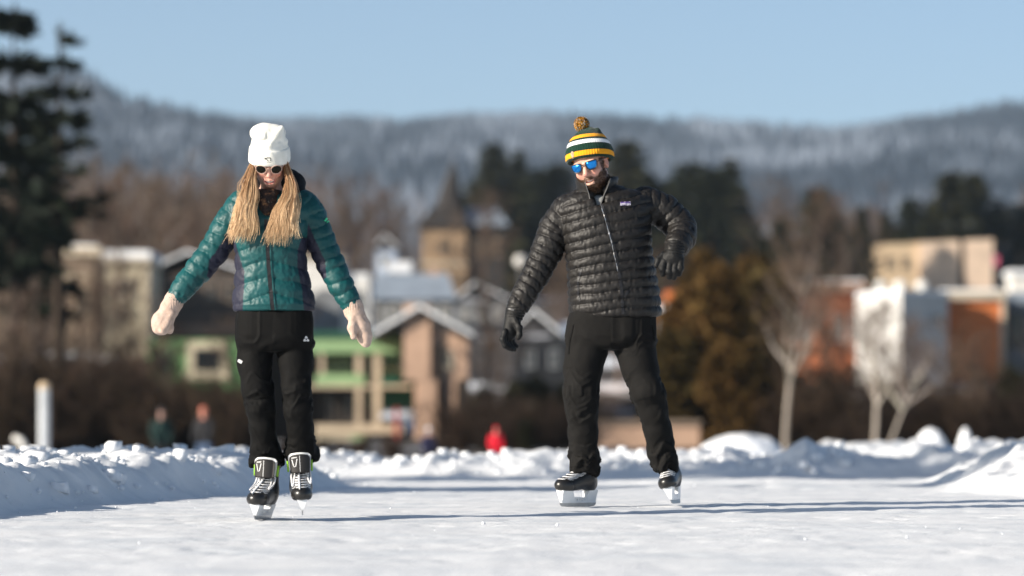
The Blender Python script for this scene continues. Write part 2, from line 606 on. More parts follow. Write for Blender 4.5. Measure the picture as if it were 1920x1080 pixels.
def near_z(X, Y):
    p3 = np.stack([X, Y, X * 0], -1)
    ice = ice_z(X, Y)
    wob = 0.10 * fbm(p3 * 1.3, 3, 61) + 0.05 * fbm(p3 * 4, 2, 67)
    lump = fbm(p3 * np.array((1.5, 1.5, 1)), 4, 71)
    drift = fbm(p3 * np.array((0.8, 1.1, 1)), 3, 75)
    chunk = np.abs(fbm(p3 * 4.2, 4, 73))
    dl = np.interp(Y, BL_Y, BL_X) - X + wob
    fade = 1 - sstep(25.5, 30.0, Y)
    hl = (sstep(-0.02, 0.30, dl) * 0.195 + sstep(0.5, 1.4, dl) * 0.02) * (1 - 0.75 * sstep(1.9, 3.2, dl)) * fade
    hl = hl * (1 + 0.30 * lump) + chunk * 0.085 * sstep(0.05, 0.2, hl)
    wob2 = 0.25 * fbm(p3 * 0.6, 2, 81)
    dfar = Y - (31.6 + 0.5 * wob2 * 4 + 1.1 * sstep(0.5, -2.2, X) * 0) + wob * 1.5
    hf = sstep(-0.1, 1.6, dfar) * (0.18 + 0.05 * sstep(-1, 3, X)) * (1 - 0.6 * sstep(2.6, 5.5, dfar))
    rdg = 1 - np.abs(fbm(np.stack([X * 0.95 - Y * 0.30, Y * 0.22 + X * 0.1, X * 0], -1), 3, 177)) * 2.6
    hf = hf * (0.60 + 0.35 * lump + 0.30 * drift + 0.60 * np.clip(rdg, 0, 1) ** 2) + chunk * 0.08 * sstep(0.05, 0.2, hf)
    dr = X - np.interp(Y, BR_Y, BR_X) + wob * 1.3
    hr = sstep(-0.1, 0.75, dr) * 0.27 * (1 - 0.6 * sstep(1.8, 3.0, dr))
    hr = hr * (0.75 + 0.35 * lump + 0.45 * np.clip(rdg, 0, 1) ** 2) + chunk * 0.07 * sstep(0.03, 0.15, hr)
    h = np.maximum(np.maximum(hl, hf), hr)
    # low ridges added across the far end of the track to cast shadow stripes
    for yc, hh, sl_, x0, x1 in ((28.8, 0.055, 0.05, -1.4, 4), (25.2, 0.05, 0.09, -1.6, 3.2), (30.3, 0.04, -0.04, -1.2, 3)):
        dy = Y - (yc + sl_ * X + 0.12 * fbm(p3 * np.array((0.9, 0, 0)), 2, int(yc * 3)))
        h = h + hh * np.exp(-(dy / 0.22) ** 2) * sstep(x0, x0 + 0.6, X) * (1 - sstep(x1 - 0.8, x1, X)) * (0.6 + 0.6 * lump)
    flat = 1 - sstep(0.02, 0.10, h)
    micro = 0.007 * fbm(p3 * np.array((3.5, 2.2, 1)), 3, 91) + 0.0032 * fbm(p3 * np.array((14, 10, 1)), 3, 93)
    pit = -0.006 * sstep(0.25, 0.6, fbm(p3 * np.array((9, 6, 1)), 2, 97))
    z = ice + h + micro * (0.7 + 0.3 * flat) + pit * flat
    d = np.minimum.reduce([X + 15.5, 15.5 - X, Y + 4, 60 - Y])     # skirts of the ploughed area
    return z * sstep(0, 3, d) - 0.6 * (1 - sstep(0, 2.5, d))

def axis(parts):
    out = [parts[0][0]]
    for a, b, s in parts:
        n = max(1, int(round((b - a) / s)))
        out += list(a + (b - a) * (np.arange(1, n + 1) / n))
    return np.array(out)

def grid_mesh(name, xs, ys, zf, mats, color=None):
    X, Y = np.meshgrid(xs, ys, indexing='ij')
    Z = zf(X, Y)
    V = np.stack([X, Y, Z], -1).reshape(-1, 3)
    nx, ny = len(xs), len(ys)
    i = (np.arange(nx - 1)[:, None] * ny + np.arange(ny - 1)[None, :]).ravel()
    Q = np.stack([i, i + ny, i + ny + 1, i + 1], 1)
    return np_mesh(name, V, Q, mats, color=color)

near = grid_mesh('skating_track', axis([(-16, -4.4, 0.4), (-4.4, 4.4, 0.028), (4.4, 16, 0.4)]),
                 axis([(-4.5, 10.5, 0.5), (10.5, 14, 0.05), (14, 24, 0.028), (24, 36, 0.05), (36, 60.5, 0.5)]), near_z, [M_SNOW])
prop(near, kind='structure')

TY = np.array([-200, 40, 100, 106, 113, 118, 150, 168, 200, 230, 260, 330, 380, 600, 1000, 1500, 2600, 6000], float)
TZv = np.array([-0.5, -0.5, -0.5, -0.45, -0.25, 0.05, 0.2, 0.4, 4.3, 6.3, 8.0, 12.3, 14.6, 21, 34, 60, 90, 100], float)
def town_z(X, Y):
    b = np.interp(Y, TY, TZv)
    p3 = np.stack([X / 14.0, Y / 14.0, X * 0], -1)
    hollow = 2.7 * sstep(10.5, 15.5, X) * sstep(172, 205, Y) * (1 - sstep(246, 300, Y))    # lower ground at the brick buildings
    return b - hollow + fbm(p3, 3, 5) * np.clip((Y - 112) / 120, 0, 1.6)

def tz(x, y):
    return float(town_z(np.array([[float(x)]]), np.array([[float(y)]]))[0, 0])

lake = grid_mesh('lake', axis([(-900, -60, 40), (-60, 60, 4), (60, 900, 40)]), axis([(-200, 40, 20), (40, 112, 3)]),
                 lambda X, Y: np.interp(Y, TY, TZv) + 0.05 * fbm(np.stack([X * 0.3, Y * 0.3, X * 0], -1), 3, 3), [M_SNOWFAR])
prop(lake, kind='structure')
gm = NT('slope_ground')
v = gm.coord()
brown = gm.ramp(gm.noise(v, 0.35, 6), [(0.3, (0.022, 0.016, 0.012)), (0.7, (0.060, 0.044, 0.033))])
gm.base(gm.mixc(gm.ramp(gm.noise(v, 0.12, 6, 0.6), [(0.56, (0, 0, 0)), (0.62, (1, 1, 1))]), brown, (0.80, 0.82, 0.85)))
gm.set(Roughness=0.95)
slope = grid_mesh('town_slope', axis([(-900, -120, 40), (-120, 120, 5), (120, 900, 40)]), axis([(112, 400, 5), (400, 1700, 30)]), town_z, [gm.m])
prop(slope, kind='structure')

# ---- mountains: forested ridges dusted with snow, blue haze mixed into their colours
mm = NT('frosted_haze_forest')
v = mm.coord()
n1 = mm.noise(v, 0.010, 7, 0.62); n2 = mm.noise(mm.coord((1, 0.4, 0.4)), 0.05, 5, 0.7)
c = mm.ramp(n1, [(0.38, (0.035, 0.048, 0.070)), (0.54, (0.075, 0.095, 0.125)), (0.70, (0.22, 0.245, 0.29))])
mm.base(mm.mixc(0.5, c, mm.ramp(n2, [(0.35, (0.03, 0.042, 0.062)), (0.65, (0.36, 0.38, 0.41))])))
mm.set(Roughness=1.0)
mm.b.inputs['Specular IOR Level'].default_value = 0.0

def crest_fn(rows, D):
    px = np.array([r[0] for r in rows], float); py = np.array([r[1] for r in rows], float)
    return lambda X: CAM_Z + (HY - np.interp(X / D * F_PX + CX, px, py)) / F_PX * D

def ridge(name, rows, D, y0, zb, seed):
    cz = crest_fn(rows, D)
    def zf(X, Y):
        t = np.clip((Y - y0) / (D - y0), 0, 1)
        back = np.clip((Y - D) / 900.0, 0, 1)
        top = cz(X * D / np.maximum(Y, D * 0.6) if False else X)
        p3 = np.stack([X / 160.0, Y / 160.0, X * 0], -1)
        prof = t ** 0.85
        spur = fbm(p3 * np.array((1.0, 0.5, 1)), 4, seed) * 26 * np.sin(PI * np.clip(t, 0, 1)) ** 0.7
        return zb + (top - zb) * prof * (1 - 0.8 * back) + spur
    xs = axis([(-1500, -600, 40), (-600, 600, 8), (600, 1500, 40)]) * (D / 3200.0)
    o = grid_mesh(name, xs, axis([(y0, D, (D - y0) / 70), (D, D + 900, 60)]), zf, [mm.m])
    return prop(o, kind='structure'), zf

R_BACK = [(-3000, 150), (-800, 190), (200, 235), (430, 246), (560, 249), (700, 246), (760, 254), (830, 246), (930, 243), (1060, 246), (1150, 250), (1230, 256), (1300, 258), (1380, 262), (1440, 268), (1500, 275), (1580, 262), (1680, 244), (1780, 228), (1920, 208), (2400, 150), (4000, 110)]
R_LEFT = [(-3000, 230), (-900, 170), (-200, 120), (60, 128), (130, 146), (168, 155), (188, 166), (220, 186), (262, 204), (300, 215), (350, 226), (400, 237), (450, 246), (520, 268), (620, 300), (760, 345), (900, 400), (1200, 470), (4000, 600)]
m_back, zf_back = ridge('mountain', R_BACK, 3600.0, 1500.0, 70.0, 11)
m_left, zf_left = ridge('mountain', R_LEFT, 2500.0, 1400.0, 60.0, 31)

def mountain_forest(name, zf, D, y0, n, hts, seed, crest_dark=0.0):
    rs = np.random.RandomState(seed)
    Y = D - (D - y0) * rs.rand(n) ** 1.6 * 0.95 + 8
    X = (rs.rand(n) * 2200 - 1100 + 960 - 960) / F_PX * Y * 1.0
    Z = zf(X, Y)
    patch = fbm(np.stack([X / 90, Y / 240, X * 0], -1), 3, seed + 1)
    verts, cols, faces = [], [], []
    k = 5
    H = hts[0] + (hts[1] - hts[0]) * rs.rand(n)
    for i in range(n):
        white = np.clip(0.30 + 1.7 * patch[i] + rs.normal(0, 0.18), 0, 1)
        if Y[i] > D - 40: white *= (1 - crest_dark)
        c = np.array((0.045, 0.060, 0.082)) * (1 - white) + np.array((0.21, 0.245, 0.30)) * white  # both tree tints carry the blue of the haze
        r = H[i] * 0.24; b = len(verts)
        ph = rs.rand() * 6
        for j in range(k):
            a = ph + 2 * PI * j / k
            verts.append((X[i] + r * math.cos(a), Y[i] + r * math.sin(a), Z[i] + H[i] * 0.05))
        verts.append((X[i], Y[i], Z[i] + H[i]))
        cols += [c * 0.9] * k + [c * 1.05]
        faces += [(b + j, b + (j + 1) % k, b + k) for j in range(k)]
    o = np_mesh(name, verts, np.array(faces), [M_FORTINT], smooth=False, color=np.array(cols))
    return prop(o, kind='stuff', label=None)

M_FORTINT = tint_mat('mountain_tree', 1.0, 0.0, 0.2, 0.1)
mountain_forest('mountain_forest', zf_back, 3600.0, 1500.0, 9000, (9, 17), 3)
mountain_forest('mountain_forest', zf_left, 2500.0, 1400.0, 5000, (7, 13), 5, 0.8)

# ================================================================== buildings
GLASS = NT('dark_window_glass')
GLASS.base((0.012, 0.014, 0.017)); GLASS.set(Roughness=0.12)
M_GLASS = GLASS.m

class House:
    """parts of one building laid out from their places in the photograph"""
    def __init__(s, name, label, cat, px, py, Y, group=None):
        s.Y = Y; s.o = P(px, py, Y)
        s.root = empty(name, s.o, 0, label, cat, group)
    def L(s, px, py, d=0.0):
        return P(px, py, s.Y) - s.o + Vector((0, d, 0))
    def box(s, name, px0, px1, py0, py1, d0, d1, mat, parent=None, label=None):
        a = s.L(px0, py1); b = s.L(px1, py0)
        o = MB().box((a.x, d0, a.z), (b.x, d1, b.z)).build(name, mat, parent or s.root)
        if label: o['label'] = label
        return o
    def poly(s, name, pts, d0, d1, mat, parent=None):
        q = [(s.L(*p).x, s.L(*p).z) for p in pts]
        return MB().prism(q, d0, d1).build(name, mat, parent or s.root)
    def window(s, px0, px1, py0, py1, d, mat, pane=None, bars=1, fw=None, arch=False):
        a = s.L(px0, py1); b = s.L(px1, py0)
        w = fw or max(0.08, (b.x - a.x) * 0.11)
        mb = MB()
        y0, y1 = d - 0.09, d + 0.02
        mb.box((a.x, y0, a.z), (a.x + w, y1, b.z)); mb.box((b.x - w, y0, a.z), (b.x, y1, b.z))
        mb.box((a.x + w, y0, b.z - w), (b.x - w, y1, b.z)); mb.box((a.x - w * 0.4, y0 - 0.05, a.z - w * 0.2), (b.x + w * 0.4, y1 - 0.03, a.z + w))
        for i in range(bars):
            x = a.x + (b.x - a.x) * (i + 1) / (bars + 1)
            mb.box((x - w * 0.25, y0 + 0.03, a.z + w), (x + w * 0.25, y1 - 0.03, b.z - w))
        if arch:
            n = 10; cx = (a.x + b.x) / 2; rad = (b.x - a.x) / 2
            pts = [(cx + (rad - w * 0.5) * math.cos(PI * i / n), (y0 + y1) / 2, b.z + (rad - w * 0.5) * math.sin(PI * i / n)) for i in range(n + 1)]
            mb.tube(pts, w * 0.5, 4)
        f = mb.build('window', mat, s.root)
        pm = MB()
        if arch:
            cx = (a.x + b.x) / 2; rad = (b.x - a.x) / 2 - w * 0.4
            poly = [(a.x + w, a.z + w), (b.x - w, a.z + w)] + [(cx + rad * math.cos(PI * i / 10), b.z + rad * math.sin(PI * i / 10)) for i in range(11)]
            pm.prism(poly, d - 0.035, d + 0.01)
        else:
            pm.box((a.x + w, d - 0.035, a.z + w), (b.x - w, d + 0.01, b.z - w))
        pm.build('pane', pane or M_GLASS, f)
        return f
    def gable(s, px0, px1, peak, py_e, py_p, d0, d1, over, mat_roof, mat_snow, name='roof'):
        """ridge running away from the camera; roof slabs with a snow blanket"""
        A, B, C = s.L(px0, py_e), s.L(px1, py_e), s.L(peak, py_p)
        th = 0.12
        rb, sb = MB(), MB()
        for e, sg in ((A, -1), (B, 1)):
            for mb, lo, hi in ((rb, 0, th), (sb, th + 0.004, th + 0.15)):
                x0, z0, x1, z1 = e.x, e.z, C.x, C.z
                mb.hexa([(x0, d0 - over, z0 + lo), (x1, d0 - over, z1 + lo), (x1, d1 + over, z1 + lo), (x0, d1 + over, z0 + lo)] if sg < 0 else
                        [(x1, d0 - over, z1 + lo), (x0, d0 - over, z0 + lo), (x0, d1 + over, z0 + lo), (x1, d1 + over, z1 + lo)],
                        [(x0, d0 - over, z0 + hi), (x1, d0 - over, z1 + hi), (x1, d1 + over, z1 + hi), (x0, d1 + over, z0 + hi)] if sg < 0 else
                        [(x1, d0 - over, z1 + hi), (x0, d0 - over, z0 + hi), (x0, d1 + over, z0 + hi), (x1, d1 + over, z1 + hi)])
        r = rb.build(name, mat_roof, s.root)
        sb.build('snow_cover', mat_snow, r)
        return r

def wall_mat(name, c, rough=0.85, var=0.18, scale=0.8):
    return simple_mat(name, c, rough, var, scale, 0.2, 18, 0.01)

W_TAN = wall_mat('tan_render', (0.22, 0.17, 0.13)); W_TRIM = wall_mat('pale_trim', (0.50, 0.43, 0.33)); W_CREAM = wall_mat('cream_clapboard', (0.50, 0.44, 0.32))
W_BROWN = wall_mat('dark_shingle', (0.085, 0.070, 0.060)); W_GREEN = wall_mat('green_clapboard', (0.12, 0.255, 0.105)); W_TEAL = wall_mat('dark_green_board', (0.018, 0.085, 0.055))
W_LIME = wall_mat('pale_green_board', (0.24, 0.37, 0.19)); W_DARK = wall_mat('near_black', (0.022, 0.018, 0.015)); W_PINK = wall_mat('tan_brick', (0.45, 0.30, 0.215))  # W_DARK: near-black walls and the painted shadow beside the chimney
W_WHITE = wall_mat('white_paint', (0.70, 0.68, 0.64)); W_BLUEG = wall_mat('blue_grey_surface', (0.24, 0.28, 0.33), 0.55); W_STONE = wall_mat('sandstone', (0.34, 0.235, 0.145), var=0.3)
W_SLATE = wall_mat('brown_slate', (0.030, 0.026, 0.024)); W_SLATE2 = wall_mat('dark_slate', (0.030, 0.030, 0.030)); W_BEIGE = wall_mat('beige_block', (0.64, 0.49, 0.37))
W_YELL = wall_mat('yellow_block', (0.58, 0.44, 0.29)); W_BRICK = wall_mat('red_brick', (0.42, 0.15, 0.07)); W_ORANGE = wall_mat('orange_brick', (0.55, 0.165, 0.05))
W_BLACK = wall_mat('black_cladding', (0.020, 0.022, 0.026)); W_GREY = wall_mat('grey_board', (0.20, 0.21, 0.22)); W_WOOD = wall_mat('pale_timber', (0.46, 0.38, 0.28))
W_FLAG = wall_mat('pink_cloth', (0.60, 0.12, 0.20)); W_RED = wall_mat('red_paint', (0.35, 0.04, 0.03))

# tan block at the far left
h = House('tan_building', 'long tan building with pale cornice and three windows behind the left brush', 'building', 70, 650, 215)
h.box('wall', -60, 187, 478, 655, 0, 12, W_TAN)
h.box('cornice', -64, 190, 463, 480, -0.35, 12.2, W_TRIM)
h.box('string_course', -60, 187, 514, 522, -0.12, 0.0, W_TRIM)
for x in (40, 92, 140): h.window(x, x + 26, 536, 592, 0, W_TRIM)
h.box('dark_strip', 178, 183, 480, 650, -0.2, -0.02, W_DARK)  # narrow dark upright strip near the right end of the wall
sb_ = h.box('roof_snow', -55, 180, 458, 464, 0.4, 11, M_ROOFSNOW)
# cream house
h = House('cream_house', 'cream clapboard house with one square window beside the tan building', 'building', 238, 660, 208)
h.box('wall', 197, 279, 492, 670, 0, 7, W_CREAM)
h.window(210, 256, 518, 562, 0, W_TRIM, fw=0.22)
h.box('eave', 193, 284, 484, 493, -0.3, 7.3, W_TRIM)
h.box('roof_snow', 195, 282, 470, 485, -0.2, 7.2, M_ROOFSNOW)
h.box('corner_board', 272, 280, 493, 668, -0.06, -0.001, W_TRIM)
# brown shingle house
h = House('brown_house', 'dark brown shingle house with snowy gable roof left of the woman', 'building', 365, 640, 222)
h.box('wall', 283, 452, 515, 650, 0, 9, W_BROWN)
h.gable(272, 462, 352, 515, 478, 0, 9, 0.4, W_SLATE2, M_ROOFSNOW)
for x in (300, 340, 385, 420): h.window(x, x + 22, 532, 566, 0, W_TAN)
h.box('deck', 285, 452, 612, 632, -1.6, -0.002, W_TAN)
for x in (290, 330, 370, 410, 446): h.box('deck_post', x, x + 4, 632, 652, -1.5, -1.3, W_TAN)
# green lake house
h = House('green_house', 'bright green lakefront house with cream balconies and posts behind the woman', 'building', 530, 838, 165)
h.box('wall', 276, 470, 636, 835, 0, 8, W_GREEN, label='bright green wall on the left wing')
h.window(350, 427, 640, 710, 0, W_CREAM, bars=0, fw=0.34)
h.window(292, 322, 650, 700, 0, W_LIME)
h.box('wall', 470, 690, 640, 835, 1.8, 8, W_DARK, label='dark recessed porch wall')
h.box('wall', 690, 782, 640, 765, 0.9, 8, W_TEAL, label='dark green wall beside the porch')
h.box('fascia', 560, 752, 632, 662, -0.35, 0.5, W_LIME)
h.box('roof', 462, 786, 622, 633, -0.5, 8.3, W_TEAL)
h.box('balcony_front', 592, 684, 702, 722, -0.3, 0.0, W_LIME)
h.box('balcony_floor', 560, 770, 722, 728, -0.3, 1.78, W_WOOD)
for x, w_ in ((667, 12), (700, 14), (600, 8)):
    h.box('post', x, x + w_, 662 if x != 700 else 650, 702 if x == 600 else 797, -0.28, -0.05, W_WOOD)
for x in (600, 620, 640): h.window(x, x + 17, 668, 700, 1.8, W_LIME)
for x in (600, 636): h.window(x, x + 26, 735, 790, 1.8, W_BROWN)
h.box('deck_rail', 592, 757, 796, 813, -1.2, -1.0, W_WOOD)
h.box('deck_wall', 592, 690, 817, 838, -1.2, -0.9, W_CREAM)
h.box('deck_panel', 662, 690, 818, 838, -1.26, -1.201, W_LIME)
h.box('stair_rail', 742, 748, 765, 835, -1.25, -1.1, W_RED)
h.window(702, 728, 668, 700, 0.9, W_LIME); h.window(740, 766, 668, 700, 0.9, W_LIME)
# tan house with tall chimney
h = House('tan_house', 'tan brick house with a tall chimney and snowy gable beside the green house', 'building', 805, 836, 160)
h.box('wall', 776, 876, 640, 836, 1.0, 8, W_PINK)
h.poly('gable_wall', [(776, 640), (876, 640), (876, 638), (786, 592), (776, 597)], 1.02, 7.98, W_PINK)
h.gable(694, 886, 786, 636, 582, 1.0, 8, 0.7, W_SLATE2, M_ROOFSNOW)
ch = h.box('chimney', 756, 806, 568, 712, 0.62, 0.99, W_PINK)
h.box('chimney_base', 780, 818, 712, 834, 0.66, 0.98, W_PINK)
h.box('chimney_cap', 753, 809, 562, 568, 0.5, 1.05, W_GREY)
h.box('chimney_shadow', 819, 831, 645, 834, 0.8, 0.998, W_DARK)  # dark strip that paints the chimney's shadow on the wall
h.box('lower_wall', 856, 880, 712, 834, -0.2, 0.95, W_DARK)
h.window(832, 848, 660, 690, 1.0, W_TRIM); h.window(700, 745, 640, 690, 6.0, W_TRIM)
h.box('wall', 700, 755, 637, 700, 6.02, 8, W_PINK, label='tan wall of the rear wing')
# white house with arched garage
h = House('white_house', 'cream white house with a grey arched garage right of the woman', 'building', 630, 660, 232)
h.box('wall', 560, 640, 488, 665, 0, 8, W_WHITE)
h.box('wall', 640, 692, 520, 665, 0.4, 8, W_WHITE, label='lower white wall at the right')
h.box('parapet', 556, 644, 482, 489, -0.2, 8.2, W_TRIM)
arch = [(582, 640), (640, 640)] + [(611 + 29 * math.cos(PI * i / 10), 565 - 24 * math.sin(PI * i / 10)) for i in range(11)]
h.poly('garage_door', arch, -0.08, 0.0, W_GREY)
h.box('roof_snow', 645, 690, 512, 520, 0.4, 8, M_ROOFSNOW)
h.window(655, 680, 545, 580, 0.4, W_GREY)
# wide house with a blue grey roof
h = House('grey_roofed_house', 'wide house under a blue grey roof below the church', 'building', 770, 620, 252)
h.box('wall', 694, 852, 560, 650, 0, 8, W_GREY)
a, b = h.L(688, 562), h.L(858, 562); c_, d_ = h.L(708, 508), h.L(838, 508)
MB().hexa([(a.x, -0.5, a.z), (b.x, -0.5, b.z), (b.x, 8.5, b.z), (a.x, 8.5, a.z)], [(c_.x, 3.4, c_.z), (d_.x, 3.4, d_.z), (d_.x, 4.6, d_.z), (c_.x, 4.6, c_.z)]).build('roof', W_BLUEG, h.root)
for x in (698, 730, 762, 794, 826): h.window(x, x + 18, 572, 600, 0, W_WHITE)
h.box('chimney', 806, 818, 496, 520, 3.2, 4.2, W_PINK)
# snowy bungalow
h = House('snow_roofed_bungalow', 'low bungalow with pale snow roof left of the man', 'building', 895, 600, 262)
h.box('wall', 858, 950, 568, 620, 0, 7, W_GREY)
h.gable(850, 958, 890, 568, 536, 0, 7, 0.5, W_SLATE2, M_ROOFSNOW)
for x in (866, 900, 928): h.window(x, x + 14, 576, 600, 0, W_WHITE)
# gabled house, the blue of its shade put into the wall colour
h = House('shade_blue_house', 'narrow gabled house with shade blue in its wall colour and snow in front of the church', 'building', 722, 520, 310)
h.box('wall', 704, 742, 468, 535, 0, 5, wall_mat('shade_blue_wall', (0.36, 0.42, 0.52)))
h.gable(700, 746, 722, 468, 446, 0, 5, 0.3, W_SLATE2, M_ROOFSNOW)
h.window(714, 730, 480, 500, 0, W_WHITE)
h.box('porch_snow', 728, 772, 492, 512, -1.5, 3, M_ROOFSNOW)
h.box('porch', 730, 770, 512, 535, -1.3, 3, W_WHITE)
# church
h = House('church', 'stone church with a dark pointed spire on the town slope', 'church', 830, 570, 380)
wx0, wx1 = h.L(792, 0).x, h.L(874, 0).x; tw = wx1 - wx0
h.box('tower', 792, 874, 425, 580, 0, tw, W_STONE)
z0, z1, zt = h.L(0, 425).z, h.L(0, 398).z, h.L(0, 292).z
cx, cy = (wx0 + wx1) / 2, tw / 2
mb = MB(); e0, e1 = tw / 2 * 1.24, tw / 2 * 0.62
q = lambda e, z: [(cx - e, cy - e, z), (cx + e, cy - e, z), (cx + e, cy + e, z), (cx - e, cy + e, z)]
mb.hexa(q(e0, z0 - 0.05), q(e1, z1 + 0.5)); h_sk = mb.build('spire_skirt', W_SLATE, h.root)
mb = MB(); n = 8
base = [(cx + 0.5 + e1 * 1.3 * math.cos(PI / 8 + 2 * PI * i / n), cy + e1 * 1.3 * math.sin(PI / 8 + 2 * PI * i / n), z1 + 0.3) for i in range(n)]
mb._add(base + [(cx + 0.9, cy, zt)], [(i, (i + 1) % n, n) for i in range(n)] + [tuple(range(n - 1, -1, -1))]); sp = mb.build('spire', W_SLATE, h.root)
MB().tube([(cx + 0.9, cy, zt - 0.3), (cx + 0.9, cy, zt + 1.2)], 0.06, 5).box((cx + 0.5, cy - 0.05, zt + 0.6), (cx + 1.3, cy + 0.05, zt + 0.72)).build('cross', W_SLATE2, sp)
h.window(820, 840, 452, 482, 0, W_STONE, arch=True, bars=0, fw=0.22)
for x in (800, 858): h.window(x, x + 8, 455, 475, 0, W_STONE, arch=True, bars=0, fw=0.12)
h.box('string_course', 789, 877, 492, 497, -0.15, tw + 0.15, W_TRIM)
h.box('nave_wall', 875, 946, 420, 580, 0.6, 9, W_SLATE2)
a, b = h.L(872, 422), h.L(955, 422); c_ = h.L(880, 384)
MB().hexa([(a.x + 0.02, 0.2, a.z), (b.x, 0.2, b.z), (b.x, 9.5, b.z), (a.x + 0.02, 9.5, a.z)], [(a.x + 0.02, 4.0, c_.z), (b.x - 1.2, 4.0, c_.z), (b.x - 1.2, 5.6, c_.z), (a.x + 0.02, 5.6, c_.z)]).build('nave_roof', W_BLUEG, h.root)
for x in (888, 908, 928): h.window(x, x + 9, 450, 480, 0.6, W_STONE, arch=True, bars=0, fw=0.12)
# snow roofed sheds by the man
h = House('boathouse', 'dark boathouse with a white snow roof beside the man\'s lowered hand', 'building', 1015, 720, 175)
h.box('wall', 965, 1090, 636, 735, 0, 7, W_BLACK)
h.gable(952, 1056, 1000, 636, 590, 0, 7, 0.4, W_SLATE2, M_ROOFSNOW)
h.box('side_roof_snow', 1052, 1110, 604, 630, 0.5, 6.5, M_ROOFSNOW)
h.box('side_roof', 1050, 1112, 630, 637, 0.3, 6.7, W_BLUEG)
h.window(985, 1003, 655, 690, 0, W_GREY); h.window(1030, 1048, 655, 690, 0, W_GREY)
# brick cottage right of man
h = House('brick_cottage', 'small orange brick cottage with stepped snow roofs right of the man', 'building', 1255, 690, 182)
h.box('wall', 1190, 1300, 560, 700, 1.5, 8, W_BRICK)
h.box('chimney', 1252, 1276, 542, 570, 2, 3, W_ORANGE)
h.box('roof_snow', 1185, 1305, 572, 590, 0.5, 8, M_ROOFSNOW)
h.box('porch_snow', 1215, 1286, 606, 636, -1.5, 1.4, M_ROOFSNOW)
h.box('porch', 1218, 1284, 636, 700, -1.3, 1.4, W_WHITE)
# right-hand side of town
h = House('beige_block', 'flat beige block with a narrow dark slot at the upper right of town', 'building', 1750, 600, 330)
a, b = h.L(1646, 0), h.L(1862, 0)
zt0, zt1, zb = h.L(0, 458).z, h.L(0, 448).z, h.L(0, 640).z
xm = h.L(1724, 0).x; xs_ = h.L(1799, 0).x; xs2 = h.L(1811, 0).x
def sl(x): return zt0 + (zt1 - zt0) * (x - a.x) / (b.x - a.x)
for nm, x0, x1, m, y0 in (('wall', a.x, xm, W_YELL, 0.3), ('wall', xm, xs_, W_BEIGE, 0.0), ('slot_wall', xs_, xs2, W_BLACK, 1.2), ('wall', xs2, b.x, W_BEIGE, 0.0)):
    MB().hexa([(x0, y0, zb), (x1, y0, zb), (x1, 14, zb), (x0, 14, zb)], [(x0, y0, sl(x0)), (x1, y0, sl(x1)), (x1, 14, sl(x1)), (x0, 14, sl(x0))]).build(nm, m, h.root)
for px in (1660, 1690): h.window(px, px + 16, 480, 505, 0.3, W_YELL)
for py in (462, 495, 528): h.window(1800, 1810, py, py + 18, 1.2, W_GREY, fw=0.08)
h.box('side_wing', 1863, 1900, 455, 640, 2.5, 13, W_BLACK)
# flag
fl = empty('flag', P(1862, 545, 325), 0, 'pink flag on a short pole in front of the beige block', 'flag')
MB().tube([(0, 0, -0.3), (0, 0, 3.4)], 0.04, 6).build('pole', W_GREY, fl)
mb = MB(); mb.prism([(0.04, 2.1), (0.42, 2.0), (0.46, 2.9), (0.04, 3.05)], -0.02, 0.02); mb.build('cloth', W_FLAG, fl)
h = House('brick_building', 'red brick building with tan cornice behind the bare trees', 'building', 1540, 700, 242)
h.box('wall', 1455, 1621, 548, 740, 0, 9, W_BRICK)
h.box('cornice', 1451, 1625, 529, 548, -0.3, 9.2, W_PINK)
h.box('roof_snow', 1456, 1620, 524, 529, 0.2, 9, M_ROOFSNOW)
for x in (1470, 1500, 1562, 1592): h.window(x, x + 20, 590, 640, 0, W_WHITE, pane=W_GREY)
# white corner block: two faces, corner towards the lake
h = House('white_block', 'white box building with one sunlit face and one shaded face', 'building', 1690, 700, 226)
A, B, C_ = h.L(1618, 0).x, h.L(1690, 0).x, h.L(1786, 0).x
zt, zb = h.L(0, 550).z, h.L(0, 720).z
pl = [(A, 4.6), (B, 0.0), (C_, 2.4), (C_, 5.99)]
mb = MB()
mb.hexa([(x, y, zb) for x, y in pl], [(x, y, zt) for x, y in pl]); mb.build('wall', wall_mat('weathered_white', (0.54, 0.53, 0.51), var=0.12), h.root)
mb = MB(); mb.hexa([(x, y, zt + 0.003) for x, y in pl], [(x, y, zt + 0.22) for x, y in pl]); mb.build('roof_snow', M_ROOFSNOW, h.root)
mb = MB(); ctr = Vector((h.L(1764, 0).x, 0, h.L(0, 596).z)); yv = 2.0 * (ctr.x - B) / (C_ - B) - 0.06
mb.tube([(ctr.x, yv, ctr.z), (ctr.x - 0.02, yv - 0.12, ctr.z)], 0.28, 14); mb.build('round_vent', W_GREY, h.root)
for px, py in ((1664, 536), (1700, 532), (1742, 538)):
    q_ = h.L(px, py)
    MB().lathe([(0.26, 0), (0.26, h.L(0, 549).z * -1 + q_.z + 0.02) if False else (0.26, 0.5), (0.40, 0.52), (0.36, 0.8), (0.05, 0.95)], (q_.x, 4.0, zt), 10).build('roof_vent', W_WHITE, h.root)
h = House('orange_building', 'orange brick building crossed by a diagonal shadow at the right', 'building', 1830, 730, 232)
h.box('wall', 1768, 1878, 562, 745, 0, 9, W_ORANGE)
h.box('cornice', 1764, 1886, 547, 562, -0.3, 9.2, W_TRIM)
h.box('corner_board', 1876, 1884, 562, 745, -0.15, 0.3, W_TRIM)
h.box('roof_snow', 1768, 1880, 542, 547, 0.2, 9, M_ROOFSNOW)
h = House('dark_building', 'dark grey building with tall black windows at the right frame edge', 'building', 1925, 740, 236)
